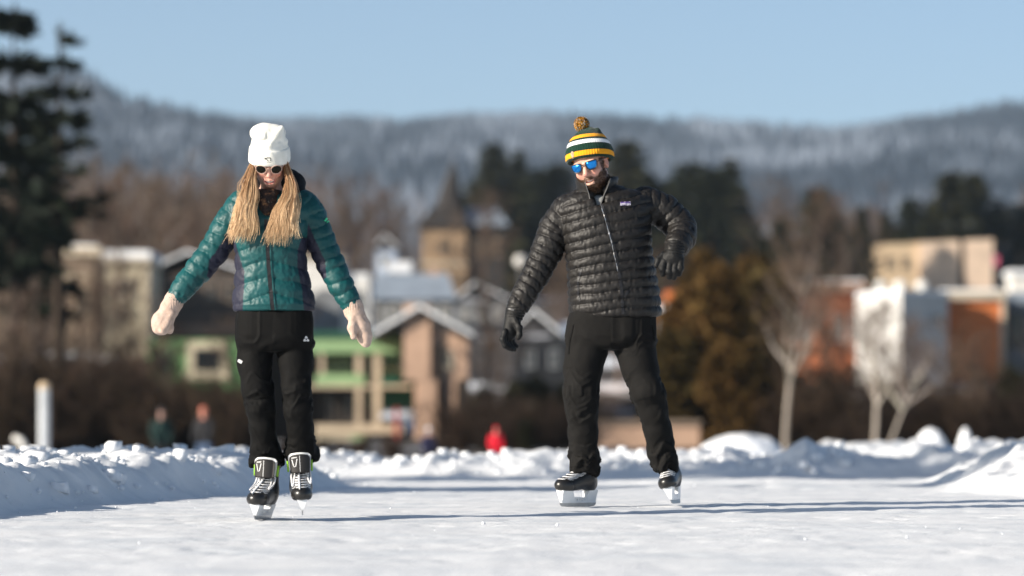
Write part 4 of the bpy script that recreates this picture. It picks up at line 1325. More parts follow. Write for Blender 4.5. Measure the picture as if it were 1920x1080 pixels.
# ---- winter haze: one closed box round the camera and everything built
hz = MB().box((-1450, -230, -6), (1450, 4700, 420)).build('haze', [bpy.data.materials.new('haze_air')])
hm_ = hz.data.materials[0]; hm_.use_nodes = True
ht = hm_.node_tree; ht.nodes.clear()
ho = ht.nodes.new('ShaderNodeOutputMaterial'); hv = ht.nodes.new('ShaderNodeVolumePrincipled')
hv.inputs['Color'].default_value = (0.68, 0.84, 1.0, 1); hv.inputs['Density'].default_value = 0.00011; hv.inputs['Anisotropy'].default_value = 0.3
ht.links.new(hv.outputs['Volume'], ho.inputs['Volume'])
prop(hz, kind='stuff')
# ================================================================== the two skaters
def cloth_mat(name, c, rough, spec, bump, bscale, bdist, stretch=(1, 1, 1), var=0.15, sheen=0.0, coat=0.0):
    t = NT(name)
    f = t.noise(t.coord(), 9, 4)
    t.base(t.ramp(f, [(0.3, tuple(x * (1 - var) for x in c)), (0.7, tuple(x * (1 + var) for x in c))]))
    t.set(Roughness=rough)
    t.b.inputs['Specular IOR Level'].default_value = spec
    if sheen:
        t.b.inputs['Sheen Weight'].default_value = sheen
        t.b.inputs['Sheen Roughness'].default_value = 0.5
    v = t.coord(stretch)
    a = t.noise(v, bscale, 4, 0.6)
    t.bump(a, bump, bdist)
    return t.m

def knit_mat(name, color_fn, rib=0.0, scale=260.0, strength=0.5):
    t = NT(name)
    t.base(color_fn(t))
    t.set(Roughness=0.95)
    t.b.inputs['Specular IOR Level'].default_value = 0.1
    t.b.inputs['Sheen Weight'].default_value = 0.15
    v = t.coord()
    n = t.noise(v, scale, 2)
    t.bump(n, strength, 0.003)
    return t.m

def skin_mat(name):
    t = NT(name)
    a = t.n('ShaderNodeAttribute', attribute_name='tint')
    f = t.noise(t.coord(), 60, 4)
    g = t.ramp(f, [(0.3, (0.9, 0.88, 0.86)), (0.7, (1.06, 1.04, 1.03))])
    t.base(t.mixc(1.0, a.outputs['Color'], g, 'MULTIPLY'))
    t.set(Roughness=0.45)
    t.b.inputs['Specular IOR Level'].default_value = 0.4
    t.b.inputs['Subsurface Weight'].default_value = 0.12
    t.b.inputs['Subsurface Radius'].default_value = (0.012, 0.005, 0.003)
    t.b.inputs['Subsurface Scale'].default_value = 0.6
    t.bump(t.noise(t.coord(), 420, 2), 0.12, 0.0008)
    return t.m

M_SKIN = skin_mat('skin')
M_TEAL = cloth_mat('teal_nylon', (0.0025, 0.060, 0.063), 0.50, 0.38, 0.25, 45, 0.005, (1, 1, 0.7))
M_NAVY = cloth_mat('navy_stretch', (0.016, 0.017, 0.034), 0.62, 0.35, 0.3, 60, 0.004)
M_BLACKPUFF = cloth_mat('black_nylon', (0.0078, 0.0064, 0.0054), 0.55, 0.40, 0.28, 55, 0.006, (1, 1, 0.45))
M_TROUSER = cloth_mat('black_softshell', (0.0030, 0.0030, 0.0030), 0.78, 0.14, 0.35, 30, 0.006)
M_TROUSER2 = cloth_mat('charcoal_softshell', (0.0070, 0.0066, 0.0062), 0.82, 0.16, 0.35, 28, 0.006)
M_GLOVE = cloth_mat('black_glove_fabric', (0.007, 0.007, 0.007), 0.62, 0.28, 0.3, 160, 0.002)
M_LINING = cloth_mat('black_lining', (0.008, 0.008, 0.010), 0.8, 0.2, 0.3, 90, 0.003)
M_ZIP = cloth_mat('black_zip', (0.010, 0.010, 0.012), 0.5, 0.4, 0.3, 600, 0.001)
M_ZIPM = simple_mat('zip_metal', (0.55, 0.55, 0.55), 0.3, 0.1, 200, metal=0.9)
M_TEETH = simple_mat('teeth', (0.85, 0.82, 0.77), 0.3, 0.05, 50, spec=0.5)
M_MOUTH = simple_mat('mouth_inside', (0.05, 0.012, 0.012), 0.6, 0.1, 50)
M_WHITEPRINT = simple_mat('white_print', (0.72, 0.72, 0.72), 0.6, 0.05, 80)
M_WHITEPLASTIC = simple_mat('white_plastic', (0.78, 0.80, 0.82), 0.32, 0.05, 30, spec=0.5)
M_STEEL = simple_mat('blade_steel', (0.34, 0.36, 0.38), 0.28, 0.15, 90, metal=0.9)
M_BOOT = cloth_mat('black_boot_shell', (0.011, 0.011, 0.012), 0.38, 0.5, 0.4, 220, 0.0015)
M_TOE = cloth_mat('black_toe_rubber', (0.013, 0.012, 0.011), 0.3, 0.55, 0.35, 90, 0.002)
M_LACE = cloth_mat('white_lace', (0.74, 0.74, 0.75), 0.85, 0.2, 0.5, 500, 0.001)
M_FELT = cloth_mat('white_felt', (0.76, 0.76, 0.75), 0.95, 0.1, 0.5, 300, 0.002)
M_TONGUE = cloth_mat('dark_tongue', (0.022, 0.020, 0.019), 0.6, 0.35, 0.3, 200, 0.002)
M_GREENPRINT = simple_mat('green_print', (0.05, 0.55, 0.25), 0.6, 0.05, 80)
M_LIME = simple_mat('lime_trim', (0.25, 0.5, 0.03), 0.6, 0.05, 80)
M_PINK = simple_mat('pink_trim', (0.6, 0.05, 0.16), 0.6, 0.05, 80)

def puff(f, e=0.55):
    q = 2 * (f - np.floor(f)) - 1
    return (1 - q * q) ** e

def mat4(c, yaw=0, bow=0, roll=0, s=1.0):
    return (Matrix.Translation(Vector(c)) @ Matrix.Rotation(R(yaw), 4, 'Z') @ Matrix.Rotation(R(bow), 4, 'X')
            @ Matrix.Rotation(R(roll), 4, 'Y') @ Matrix.Scale(s, 4))

def xf(M, V):
    A = np.array(M)
    return np.asarray(V) @ A[:3, :3].T + A[:3, 3]

def make_head(root, M, neck_to, male):
    """head, face, ears, neck and upper chest as one skin; rows in head space, face towards -y"""
    Mi = M.inverted()
    nb = Mi @ Vector(neck_to)
    h = 0.0026
    g = Field((-0.13, -0.15, -0.33), (0.13, 0.17, 0.14), h)
    w = 1.0 if male else 0.95
    g.ell((0, 0.015, 0.032), (0.075 * w, 0.094, 0.086), 0.02)
    g.ell((0, -0.028, -0.04), (0.061 * w, 0.064, 0.078), 0.03)
    g.ell((0, -0.056, -0.094), (0.032 if male else 0.026, 0.03, 0.026), 0.035)
    for s in (-1, 1):
        g.ell((0.046 * s * w, -0.012, -0.072), (0.02, 0.035, 0.028), 0.03)          # jaw corner
        g.ell((0.037 * s * w, -0.062, -0.030), (0.024, 0.024, 0.022), 0.022)          # cheek
        g.ell((0.030 * s, -0.084, 0.027), (0.026, 0.012, 0.008), 0.012)               # brow
        g.ell((0.032 * s, -0.099, 0.010), (0.017, 0.014, 0.011), 0.012, mode='sub')   # socket
        g.ell((0.032 * s, -0.079, 0.009), (0.0125, 0.0125, 0.0125), 0.004)            # lidded eye
        g.ell((0.074 * s * w, 0.014, -0.008), (0.010, 0.019, 0.032), 0.008)           # ear
        g.ell((0.082 * s * w, 0.010, -0.004), (0.006, 0.010, 0.018), 0.006, mode='sub')
        g.ell(((0.0125 if male else 0.0105) * s, -0.096, -0.031), (0.0085 if male else 0.007, 0.010, 0.0075), 0.007)            # nostril wing
    if male:
        g.cone((0, -0.088, 0.018), (0, -0.113, -0.026), 0.0085, 0.0125, 0.012)
        g.ell((0, -0.113, -0.029), (0.011, 0.010, 0.009), 0.006)
    else:
        g.cone((0, -0.088, 0.016), (0, -0.107, -0.024), 0.0075, 0.0095, 0.011)
        g.ell((0, -0.1085, -0.0245), (0.0095, 0.009, 0.0075), 0.006)
    zm = -0.064
    mw = 1.0 if male else 1.28
    mo = 0.0052 if male else 0.0074
    # smiling mouth: upper and lower lip curved up at the corners
    up = [(-0.029, -0.078, zm + 0.006, 0.0035), (-0.014, -0.092, zm + 0.0035, 0.0052), (0, -0.096, zm + 0.004, 0.005), (0.014, -0.092, zm + 0.0035, 0.0052), (0.029, -0.078, zm + 0.006, 0.0035)]
    lo = [(-0.028, -0.078, zm + 0.004, 0.0035), (-0.014, -0.090, zm - 0.011, 0.0062), (0, -0.093, zm - 0.0145, 0.0068), (0.014, -0.090, zm - 0.011, 0.0062), (0.028, -0.078, zm + 0.004, 0.0035)]
    up0, lo0 = up, lo
    up = [(p[0] * mw, p[1] + (0.004 if abs(p[0]) > 0.02 and not male else 0), p[2] + (0.009 if abs(p[0]) > 0.02 and not male else 0), p[3] * (1.0 if male else 0.85)) for p in up]; lo = [(p[0] * mw, p[1] + (0.004 if abs(p[0]) > 0.02 and not male else 0), p[2] + (0.009 if abs(p[0]) > 0.02 and not male else -0.002), p[3] * (1.0 if male else 0.85)) for p in lo]
    g.chain(up, 0.006); g.chain(lo, 0.006)
    g.op(lambda X, Y, Z: d_ell(X, Y, Z + 6.0 * X * X * 0 - 7.0 * X * X, (0, -0.094, zm - 0.0045), (0.022 * mw, 0.019, mo)), (-0.04, -0.12, zm - 0.02), (0.04, -0.07, zm + 0.03), 0.003, 'sub')
    g.cone((0, 0.022, -0.07), tuple(nb), 0.056 if male else 0.047, 0.06 if male else 0.05, 0.03)
    g.ell(tuple(nb), (0.11, 0.07, 0.05), 0.05)
    V, Q = g.mesh(1)
    # tints: lips, flushed cheeks and nose
    x, y, z = V.T
    skin = np.array((0.60, 0.36, 0.27)) if male else np.array((0.64, 0.385, 0.30))
    C = np.tile(skin, (len(V), 1))
    def blend(c, wgt):
        nonlocal C
        C = C * (1 - wgt[:, None]) + np.array(c) * wgt[:, None]
    fl = np.exp(-(((np.abs(x) - 0.038) / 0.02) ** 2 + ((z + 0.032) / 0.02) ** 2)) * (y < -0.04)
    blend((0.58, 0.21, 0.17), 0.6 * fl)
    blend((0.60, 0.22, 0.18), 0.55 * np.exp(-((x / 0.014) ** 2 + ((z + 0.03) / 0.016) ** 2)) * (y < -0.095))
    dl = np.minimum.reduce([d_cone(x, y, z, a[:3], b[:3], a[3], b[3]) for ch in (up, lo) for a, b in zip(ch[:-1], ch[1:])])
    blend((0.50, 0.13, 0.12) if not male else (0.52, 0.20, 0.16), sstep(0.0025, -0.0005, dl) * 0.9)
    ear = sstep(0.066, 0.074, np.abs(x)) * (z > -0.05)
    blend((0.55, 0.2, 0.15), 0.5 * ear)
    if male:                                                        # stubble under the beard
        beard = beard_mask(x, y, z)
        blend((0.06, 0.032, 0.02), 0.85 * beard)
    body = np_mesh('body', xf(M, V), Q, [M_SKIN], root, color=C)
    mb = MB()                                                        # teeth: a curved row
    n = 10
    for i in range(n):
        a = (i - (n - 1) / 2) / ((n - 1) / 2)
        xx = a * 0.020 * mw
        yy = (-0.0865 if male else -0.0915) + 0.012 * a * a
        zz = zm + 0.0015 + 7 * xx * xx
        hw = 0.0021 if i not in (4, 5) else 0.0025
        mb.box((xx - hw, yy - 0.002, zz - (0.0075 if male else 0.0095)), (xx + hw, yy + 0.004, zz + 0.003))
    mb.v = [tuple(M @ Vector(v)) for v in mb.v]
    mb.build('teeth', M_TEETH, body)
    mb = MB()
    mb.box((-0.024, -0.079, zm - 0.02), (0.024, -0.070, zm + 0.012))
    mb.v = [tuple(M @ Vector(v)) for v in mb.v]
    mb.build('mouth', M_MOUTH, body)
    return body, V, Q, bvh_of(V, Q)

def beard_mask(x, y, z):
    ax = np.abs(x)
    edge = -0.052 + 0.10 * np.clip(ax - 0.034, 0, 1) * 14 * 0.1 + 0.95 * np.clip(ax - 0.045, 0, 0.05)   # cheek line climbing to the sideburns
    low = sstep(0.004, -0.006, z - edge) * sstep(-0.135, -0.118, z)
    side = sstep(0.055, 0.062, ax) * sstep(0.004, -0.006, y - (-0.005)) * sstep(0.03, 0.02, z) * sstep(-0.055, -0.035, y) * 1.0
    mst = np.exp(-((z + 0.0515 + 10 * x * x) / 0.0085) ** 2) * (ax < 0.034) * (y < -0.06)
    neck = np.where(z > -0.07, sstep(0.006, -0.010, y), sstep(0.05, 0.02, y)) * np.where(z > -0.06, sstep(0.0735, 0.069, ax), 1.0)
    m = np.maximum(low * neck, np.maximum(side * sstep(0.074, 0.070, ax), mst))
    lips = (ax < 0.024) & (np.abs(z + 0.0715) < 0.0125) & (y < -0.07)
    soul = np.exp(-((x) / 0.010) ** 2)
    return np.where(lips, 0.0, m)

def sunglasses(root, M, half, shape, frame_m, lens_m, rim):
    """frame with bridge and temples (one mesh) and two lens children; shape is one lens outline in x, z"""
    mb = MB()
    n = len(shape)
    yq = -0.1085
    def wrap(x): return yq + 3.2 * x * x
    for s in (-1, 1):
        pts = [(s * half + px * s, wrap(s * half + px * s), 0.010 + pz) for px, pz in shape]
        pts.append(pts[0]); pts.append(pts[1])
        mb.tube(pts, rim, 6, cap=False)
        xo = max(p[0] for p in shape)
        e = Vector((s * (half + xo), wrap(half + xo), 0.016))
        mb.tube([e, (s * 0.079, -0.06, 0.016), (s * 0.080, 0.02, 0.010), (s * 0.077, 0.035, -0.01)], rim * 0.9, 6)
    xi = -min(p[0] for p in shape)
    mb.tube([(-(half - xi), wrap(half - xi), 0.014), (0, yq - 0.002, 0.019), (half - xi, wrap(half - xi), 0.014)], rim * 0.95, 6)
    mb.v = [tuple(M @ Vector(v)) for v in mb.v]
    fr = mb.build('sunglasses', frame_m, root, smooth=True)
    for s in (-1, 1):
        lb = MB()
        ring = [(s * half + px * s, wrap(s * half + px * s) - 0.0005, 0.010 + pz) for px, pz in shape]
        c = (s * half, wrap(half) - 0.004, 0.010)
        mid = [tuple(0.55 * r[j] + 0.45 * c[j] - (0.0012 if j == 1 else 0) for j in range(3)) for r in ring]
        back = [(r[0], r[1] + 0.002, r[2]) for r in ring]
        vs = ring + mid + [c] + back + [(c[0], c[1] + 0.004, c[2])]
        fs = []
        for i in range(n):
            j = (i + 1) % n
            fs += [(i, j, n + j, n + i), (n + i, n + j, 2 * n), (2 * n + 1 + i, 2 * n + 1 + j, 3 * n + 1), (j, i, 2 * n + 1 + i, 2 * n + 1 + j)]
        lb._add(vs, fs)
        lb.v = [tuple(M @ Vector(v)) for v in lb.v]
        lb.build('lens', lens_m, fr, smooth=True)
    return fr

# ------------------------------------------------------------------ ice skates
def make_skate(root, M, tongue_up, lace_m, trim_m, loops, label=None, RZ=0.018):
    """hockey skate; rows in skate space: toe towards -y, blade edge at z = 0"""
    g = Field((-0.075, -0.20, 0.05), (0.075, 0.14, 0.30), 0.004)
    g.ell((0, -0.115, 0.092), (0.047, 0.066, 0.040), 0.02)
    g.cone((0, -0.085, 0.098), (0, 0.02, 0.112), 0.044, 0.044, 0.02)
    g.cone((0, -0.055, 0.120), (0, 0.03, 0.145), 0.034, 0.04, 0.03)
    g.ell((0, 0.062, 0.105), (0.040, 0.050, 0.055), 0.03)
    g.chain([(0, 0.035, 0.13, 0.045), (0, 0.045, 0.19, 0.044), (0, 0.05, 0.245, 0.050)], 0.03)
    g.F = smax(g.F, (0.064 - g.ax[2])[None, None, :].astype(np.float32), 0.006)
    V, Q = g.mesh(2)
    V[:, 2] += RZ
    sk_bvh = bvh_of(V, Q)
    boot = np_mesh('ice_skate', xf(M, V), Q, [M_BOOT], root)
    if label: boot['label'] = label
    t = Field((-0.06, -0.20, 0.05), (0.06, -0.02, 0.145), 0.004)
    t.ell((0, -0.118, 0.092), (0.0495, 0.066, 0.043), 0.01)
    t.F = smax(t.F, (0.066 - t.ax[2])[None, None, :].astype(np.float32), 0.006)
    slope = (t.ax[1][None, :, None] + 0.112 + 0.55 * (t.ax[2][None, None, :] - 0.10)).astype(np.float32)
    t.F = smax(t.F, slope, 0.006)
    v2, q2 = t.mesh(2)
    v2[:, 2] += RZ
    np_mesh('toe_cap', xf(M, v2), q2, [M_TOE], boot)
    # blade holder: two pedestals, a lower rail with slots
    mb = MB()
    def ped(y0, y1, yb0, yb1, zt=0.068 + RZ, zb=0.030, wt=0.024, wb=0.0078):
        mb.hexa([(-wb, yb0, zb), (wb, yb0, zb), (wb, yb1, zb), (-wb, yb1, zb)], [(-wt, y0, zt), (wt, y0, zt), (wt, y1, zt), (-wt, y1, zt)])
    ped(-0.160, -0.085, -0.150, -0.050)
    ped(0.045, 0.108, 0.022, 0.110)
    mb.hexa([(-0.006, -0.146, 0.020), (0.006, -0.146, 0.020), (0.006, 0.112, 0.020), (-0.006, 0.112, 0.020)], [(-0.0078, -0.152, 0.032), (0.0078, -0.152, 0.032), (0.0078, 0.112, 0.032), (-0.0078, 0.112, 0.032)])
    for k in range(4):
        y = -0.050 + 0.021 * k
        mb.hexa([(-0.0072, y, 0.030), (0.0072, y, 0.030), (0.0072, y + 0.008, 0.030), (-0.0072, y + 0.008, 0.030)], [(-0.012, y - 0.003, 0.044), (0.012, y - 0.003, 0.044), (0.012, y + 0.008, 0.044), (-0.012, y + 0.008, 0.044)])
    mb.hexa([(-0.012, -0.066, 0.043), (0.012, -0.066, 0.043), (0.012, 0.03, 0.043), (-0.012, 0.03, 0.043)], [(-0.013, -0.07, 0.049), (0.013, -0.07, 0.049), (0.013, 0.034, 0.049), (-0.013, 0.034, 0.049)])
    mb.v = [tuple(M @ Vector(v)) for v in mb.v]
    mb.build('blade_holder', M_WHITEPLASTIC, boot)
    sb = MB()
    prof = [(-0.158, 0.022), (-0.154, 0.010), (-0.140, 0.002), (-0.10, 0.0), (0.07, 0.0), (0.105, 0.003), (0.118, 0.012), (0.120, 0.022)]
    vs = [(-0.0018, y, z) for y, z in prof] + [(0.0018, y, z) for y, z in prof]
    n = len(prof)
    fs = [tuple(range(n)), tuple(range(2 * n - 1, n - 1, -1))] + [(i, i + n, (i + 1) % n + n, (i + 1) % n) for i in range(n)]
    sb._add(vs, fs)
    sb.v = [tuple(M @ Vector(v)) for v in sb.v]
    sb.build('blade', M_STEEL, boot)
    # tongue with felt border
    def slab(hw, z0, z1, y0, y1, th, bow=0.018, taper=0.9):
        b = MB(); nx, nz = 10, 10
        rows = []
        for iz in range(nz + 1):
            t_ = iz / nz
            w_ = hw * (taper + (1 - taper) * t_)
            if t_ > 0.8: w_ *= math.sqrt(max(0.0, 1 - ((t_ - 0.8) / 0.2) ** 2 * 0.45))
            row = []
            for ix in range(nx + 1):
                u = 2 * ix / nx - 1
                row.append((u * w_, y0 + (y1 - y0) * t_ + bow * u * u, z0 + (z1 - z0) * t_ + (0.004 * (1 - u * u) if t_ > 0.9 else 0)))
            rows.append(row)
        vs = [p for r_ in rows for p in r_] + [(p[0], p[1] + th, p[2]) for r_ in rows for p in r_]
        o = (nx + 1) * (nz + 1); fs = []
        for iz in range(nz):
            for ix in range(nx):
                a = iz * (nx + 1) + ix
                fs += [(a, a + 1, a + nx + 2, a + nx + 1), (o + a, o + a + nx + 1, o + a + nx + 2, o + a + 1)]
        for ix in range(nx):
            a = nz * (nx + 1) + ix
            fs.append((a, a + 1, o + a + 1, o + a)); fs.append((ix + 1, ix, o + ix, o + ix + 1))
        for iz in range(nz):
            a = iz * (nx + 1); fs.append((a + nx + 1, a, o + a, o + a + nx + 1))
            a += nx; fs.append((a, a + nx + 1, o + a + nx + 1, o + a))
        b._add(vs, fs)
        return b
    if tongue_up:
        b = slab(0.054, 0.206, 0.283, -0.040, -0.040, 0.014)
        b.v = [tuple(M @ Vector(v)) for v in b.v]
        b.build('tongue_lining', M_FELT, boot, smooth=True)
        b = slab(0.049, 0.192, 0.275, -0.052, -0.050, 0.010)
        tb = bvh_of(np.array(b.v), [f for f in b.f])
        marks = MB()
        for pts in ([(-0.037, 0.262), (-0.012, 0.265)], [(-0.036, 0.256), (-0.028, 0.222), (-0.020, 0.222), (-0.012, 0.258)]):
            stroke_on(tb, pts, 0.003, 0.0008, marks, 9)
        stroke_on(tb, [(0.0, 0.272), (0.0, 0.190)], 0.0022, 0.0006, marks, 10)
        b.v = [tuple(M @ Vector(v)) for v in b.v]
        tg = b.build('tongue', M_TONGUE, boot, smooth=True)
        marks.v = [tuple(M @ Vector(v)) for v in marks.v]
        marks.build('tongue_emblem', M_WHITEPRINT, boot)
        for s in (-1, 1):
            tr = MB(); tr.tube([(s * 0.054, -0.004, 0.20), (s * 0.056, 0.0, 0.25)], 0.005, 6)
            tr.v = [tuple(M @ Vector(v)) for v in tr.v]
            tr.build('tongue_trim', trim_m, boot, smooth=True)
    # laces follow the instep
    lb = MB()
    def inst(x, z):
        h, nn = front(sk_bvh, x, z, -0.4)
        if h is None:
            h = Vector((x, -0.045, z))
        return Vector((h.x, h.y - 0.0035, h.z))
    zs = [0.124 + RZ + i * 0.0112 for i in range(8)]
    for i, z in enumerate(zs):
        for sgn in (-1, 1):
            pts = []
            for q in range(9):
                u = -1 + 2 * q / 8
                zz = z + sgn * u * 0.0035
                p = inst(u * 0.040, zz)
                p.y -= 0.004 * (1 - u * u)
                pts.append(p)
            lb.tube(pts, 0.0033, 5, flat=0.6)
    if loops:
        z = zs[-1] + 0.004
        c = inst(0, z); c.y -= 0.012
        rr = random.Random(int(M.translation.x * 1000))
        for sx, w_, L_ in ((-1, 0.030, 0.085), (1, 0.036, 0.075), (-0.3, 0.018, 0.10)):
            pts = []
            for q in range(13):
                a = q / 12 * PI
                zz = c.z - L_ * math.sin(a) * 0.9
                xx = c.x + sx * (0.012 + w_ * math.sin(a * 0.5 + 0.3)) * (1 if q < 12 else 0.6)
                yy = inst(max(-0.03, min(0.03, xx)), max(0.11, zz)).y - 0.010
                pts.append((xx, yy, zz))
            lb.tube(pts, 0.0040, 5)
        lb.lathe([(0.002, -0.008), (0.008, -0.004), (0.008, 0.004), (0.002, 0.008)], tuple(c), 8)
    lb.v = [tuple(M @ Vector(v)) for v in lb.v]
    lb.build('lace', lace_m, boot, smooth=True)
    return boot

# ================================================================== woman
def build_woman():
    Y0 = 17.7
    S = F_PX / Y0
    X0 = 525.0
    zg = CAM_Z + (HY - 975) / S
    root = empty('person', ((X0 - CX) / S, Y0, zg), 0,
                 'woman in teal down jacket and white beanie gliding on hockey skates with arms held out', 'person')
    def W(px, py, y=0.0, r=None):
        k = (Y0 + y) / Y0                                            # keep the pixel when a point stands nearer or farther
        x = (px - CX) / S * k - (X0 - CX) / S
        z = CAM_Z + (HY - py) / S * k - zg
        return (x, y, z) if r is None else (x, y, z, r)
    Hc = W(505, 307, -0.055)
    MH = mat4(W(506, 299, -0.065), 0, 37, 0, 0.95)
    make_head(root, MH, W(508, 378, 0.02), False)
    ring = [(0.0255 * math.cos(a), 0.0235 * math.sin(a) - (0.001 if math.sin(a) > 0.8 else 0)) for a in [2 * PI * i / 24 for i in range(24)]]
    mg = simple_mat('pale_pink_acetate', (0.62, 0.42, 0.34), 0.3, 0.1, 60, spec=0.5)
    ml = simple_mat('dark_lens', (0.008, 0.009, 0.007), 0.2, 0.1, 60, spec=0.12)
    sunglasses(root, MH, 0.0372, ring, mg, ml, 0.0018)

    # ---- beanie
    Mh = mat4(Hc, 2, 16, 0, 1.0)
    wool = knit_mat('white_wool', lambda t: t.ramp(t.noise(t.coord(), 25, 3), [(0.3, (0.70, 0.69, 0.62)), (0.7, (0.80, 0.79, 0.73))]))
    g = Field((-0.12, -0.14, 0.03), (0.12, 0.14, 0.24), 0.004)
    g.loft(Loft([(0.035, 0, 0, 0.085, 0.103), (0.08, 0, 0, 0.086, 0.104), (0.112, 0, 0, 0.079, 0.098), (0.132, 0, 0, 0.066, 0.085), (0.158, 0, 0, 0.05, 0.07)], 2.1), 0.02)
    g.ell((-0.015, 0.0, 0.143), (0.074, 0.094, 0.044), 0.003)
    g.ell((0.030, -0.005, 0.146), (0.046, 0.08, 0.034), 0.010)
    g.cone((0.008, -0.092, 0.110), (0.058, -0.055, 0.176), 0.012, 0.014, 0.018)
    g.cone((0.070, -0.02, 0.110), (0.058, -0.05, 0.125), 0.014, 0.010, 0.02)
    g.cone((-0.006, -0.104, 0.115), (-0.004, -0.078, 0.182), 0.004, 0.0035, 0.008, 'sub')
    V, Q = g.mesh(2)
    N = normals(V, Q)
    V = V + N * (0.003 * fbm(V * 28, 3, 5))[:, None]
    hat = np_mesh('beanie', xf(Mh, V), Q, [wool], root)
    g = Field((-0.13, -0.15, -0.01), (0.13, 0.15, 0.11), 0.004)
    g.loft(Loft([(0.006, 0, 0, 0.0935, 0.112), (0.02, 0, 0, 0.0965, 0.115), (0.05, 0, 0, 0.096, 0.1145), (0.074, 0, 0, 0.093, 0.111), (0.084, 0, 0, 0.089, 0.107)], 2.1), 0.0)
    g.loft
    g.op(lambda X, Y, Z: Loft([(-0.05, 0, 0, 0.082, 0.10), (0.06, 0, 0, 0.082, 0.10)], 2.1, False)(X, Y, Z) + 0 * Z + np.maximum(0, Z - 0.045), (-0.1, -0.12, -0.02), (0.1, 0.12, 0.06), 0.004, 'sub')
    V, Q = g.mesh(2)
    V = V + normals(V, Q) * (0.0022 * fbm(V * np.array((30, 30, 14)), 3, 8))[:, None]
    cuff_b = bvh_of(V, Q)
    np_mesh('cuff', xf(Mh, V), Q, [wool], hat)
    mb = MB()                                                        # emblem in dark thread
    for pts in ([(-0.0175, 0.0535), (-0.0165, 0.0425)], [(-0.0165, 0.0465), (-0.007, 0.0525), (0.0065, 0.0525)], [(0.0060, 0.0530), (0.0092, 0.0480), (0.0095, 0.0380)],
                [(-0.0115, 0.0490), (-0.003, 0.0385)], [(-0.003, 0.0385), (-0.0005, 0.0385)]):
        stroke_on(cuff_b, [(x + 0.0, z - 0.001) for x, z in pts], 0.0030, 0.0012, mb, 6)
    for k in range(5):
        stroke_on(cuff_b, [(-0.011 + 0.0048 * k, 0.0305), (-0.0085 + 0.0048 * k, 0.0305)], 0.0012, 0.001, mb, 2)
    mb.v = [tuple(Mh @ Vector(v)) for v in mb.v]
    mb.build('emblem', simple_mat('black_thread', (0.02, 0.02, 0.02), 0.8, 0.1), hat)

    # ---- jacket
    T = lambda py, a, b, ay, cy=0.0: (W(0, py)[2], (W(a, py)[0] + W(b, py)[0]) / 2, cy, (W(b, py)[0] - W(a, py)[0]) / 2, ay)
    torso = Loft([T(583, 438, 590, 0.138), T(565, 439, 587, 0.134), T(540, 442, 581, 0.128), T(500, 445, 572, 0.118, -0.005), T(460, 443, 572, 0.125, -0.012),
                  T(425, 441, 577, 0.128, -0.012), T(395, 437, 580, 0.120, -0.004), T(376, 449, 570, 0.100, 0.008), T(366, 464, 557, 0.086, 0.018), T(362, 472, 550, 0.076, 0.022)], 2.25)
    sl = [[W(455, 386, 0.01, 0.070), W(428, 424, 0.01, 0.066), W(401, 470, 0.0, 0.0605), W(376, 502, -0.01, 0.056), W(350, 532, -0.02, 0.049), W(328, 561, -0.03, 0.0405)],
          [W(566, 386, 0.01, 0.070), W(580, 402, 0.01, 0.067), W(599, 447, 0.005, 0.0605), W(621, 497, -0.005, 0.057), W(640, 537, -0.02, 0.050), W(660.5, 574, -0.03, 0.0425)]]
    g = Field((-0.60, -0.20, 0.93), (0.45, 0.20, 1.60), 0.005)
    g.loft(torso, 0.0)
    for s_ in sl: g.chain(s_, 0.022, 0.012)
    g.ell(W(501, 374, -0.14), (0.050, 0.10, 0.085), 0.008, mode='sub')
    V, Q = g.mesh(2)
    N = normals(V, Q)
    dT = torso(V[:, 0], V[:, 1], V[:, 2])
    zx = np.interp(V[:, 2], [W(0, 583)[2], W(0, 500)[2], W(0, 455)[2], W(0, 380)[2]], [W(515, 0)[0], W(507, 0)[0], W(505, 0)[0], W(503, 0)[0]])
    wv = 0.012 * fbm(V * 11, 2, 3)
    per = 0.078
    st = V[:, 2] + 0.30 * np.abs(V[:, 0] - zx) + wv - W(0, 583)[2]
    hT = puff(st / per)
    disp = 0.0100 * hT; wS_all = np.zeros(len(V)); under = np.zeros(len(V))
    seam = np.minimum(st / per % 1, 1 - st / per % 1)
    for i, s_ in enumerate(sl):
        s, d, D, TT, L = along(V, s_)
        wS = sstep(-0.015, 0.015, dT - d)
        per_s = 0.056
        ss = s + wv * 1.2 + 0.010 * np.sin(np.arctan2(D[:, 1], D[:, 2]) * 2 + i)
        hS = puff(ss / per_s)
        hS = np.where(s > L - 0.02, 0.35, hS)
        disp = disp * (1 - wS) + wS * (0.0080 * hS)
        f = ss / per_s % 1
        seam = np.where(wS > 0.5, np.minimum(f, 1 - f), seam)
        wS_all = np.maximum(wS_all, wS)
        side = np.array((1.0, 0, 0.0)) * (1 if i == 0 else -1)       # towards the body
        Dn = D / (np.linalg.norm(D, axis=1, keepdims=True) + 1e-9)
        inner = (Dn @ side) * 1.0 - 0.35 * Dn[:, 2] + 0.15
        lim = 0.42 + 1.7 * np.clip(np.abs(s - 0.20) - 0.10, 0, 1) * 5
        under = np.where((wS > 0.5) & (inner > lim) & (s < 0.36), 1.0, under)
    wr = np.abs(fbm(V * np.array((38, 38, 30)), 3, 21))
    pk = fbm(np.stack([V[:, 0] * 75, V[:, 1] * 75, V[:, 2] * 28], 1), 2, 31)
    disp = disp + 0.0055 * (0.35 - wr) + 0.0026 * pk * (0.5 + sstep(0.35, 0.05, seam))
    hem = sstep(W(0, 572)[2], W(0, 578)[2], V[:, 2]) * (1 - wS_all)
    disp = disp * (1 - 0.6 * hem)
    V = V + N * disp[:, None]
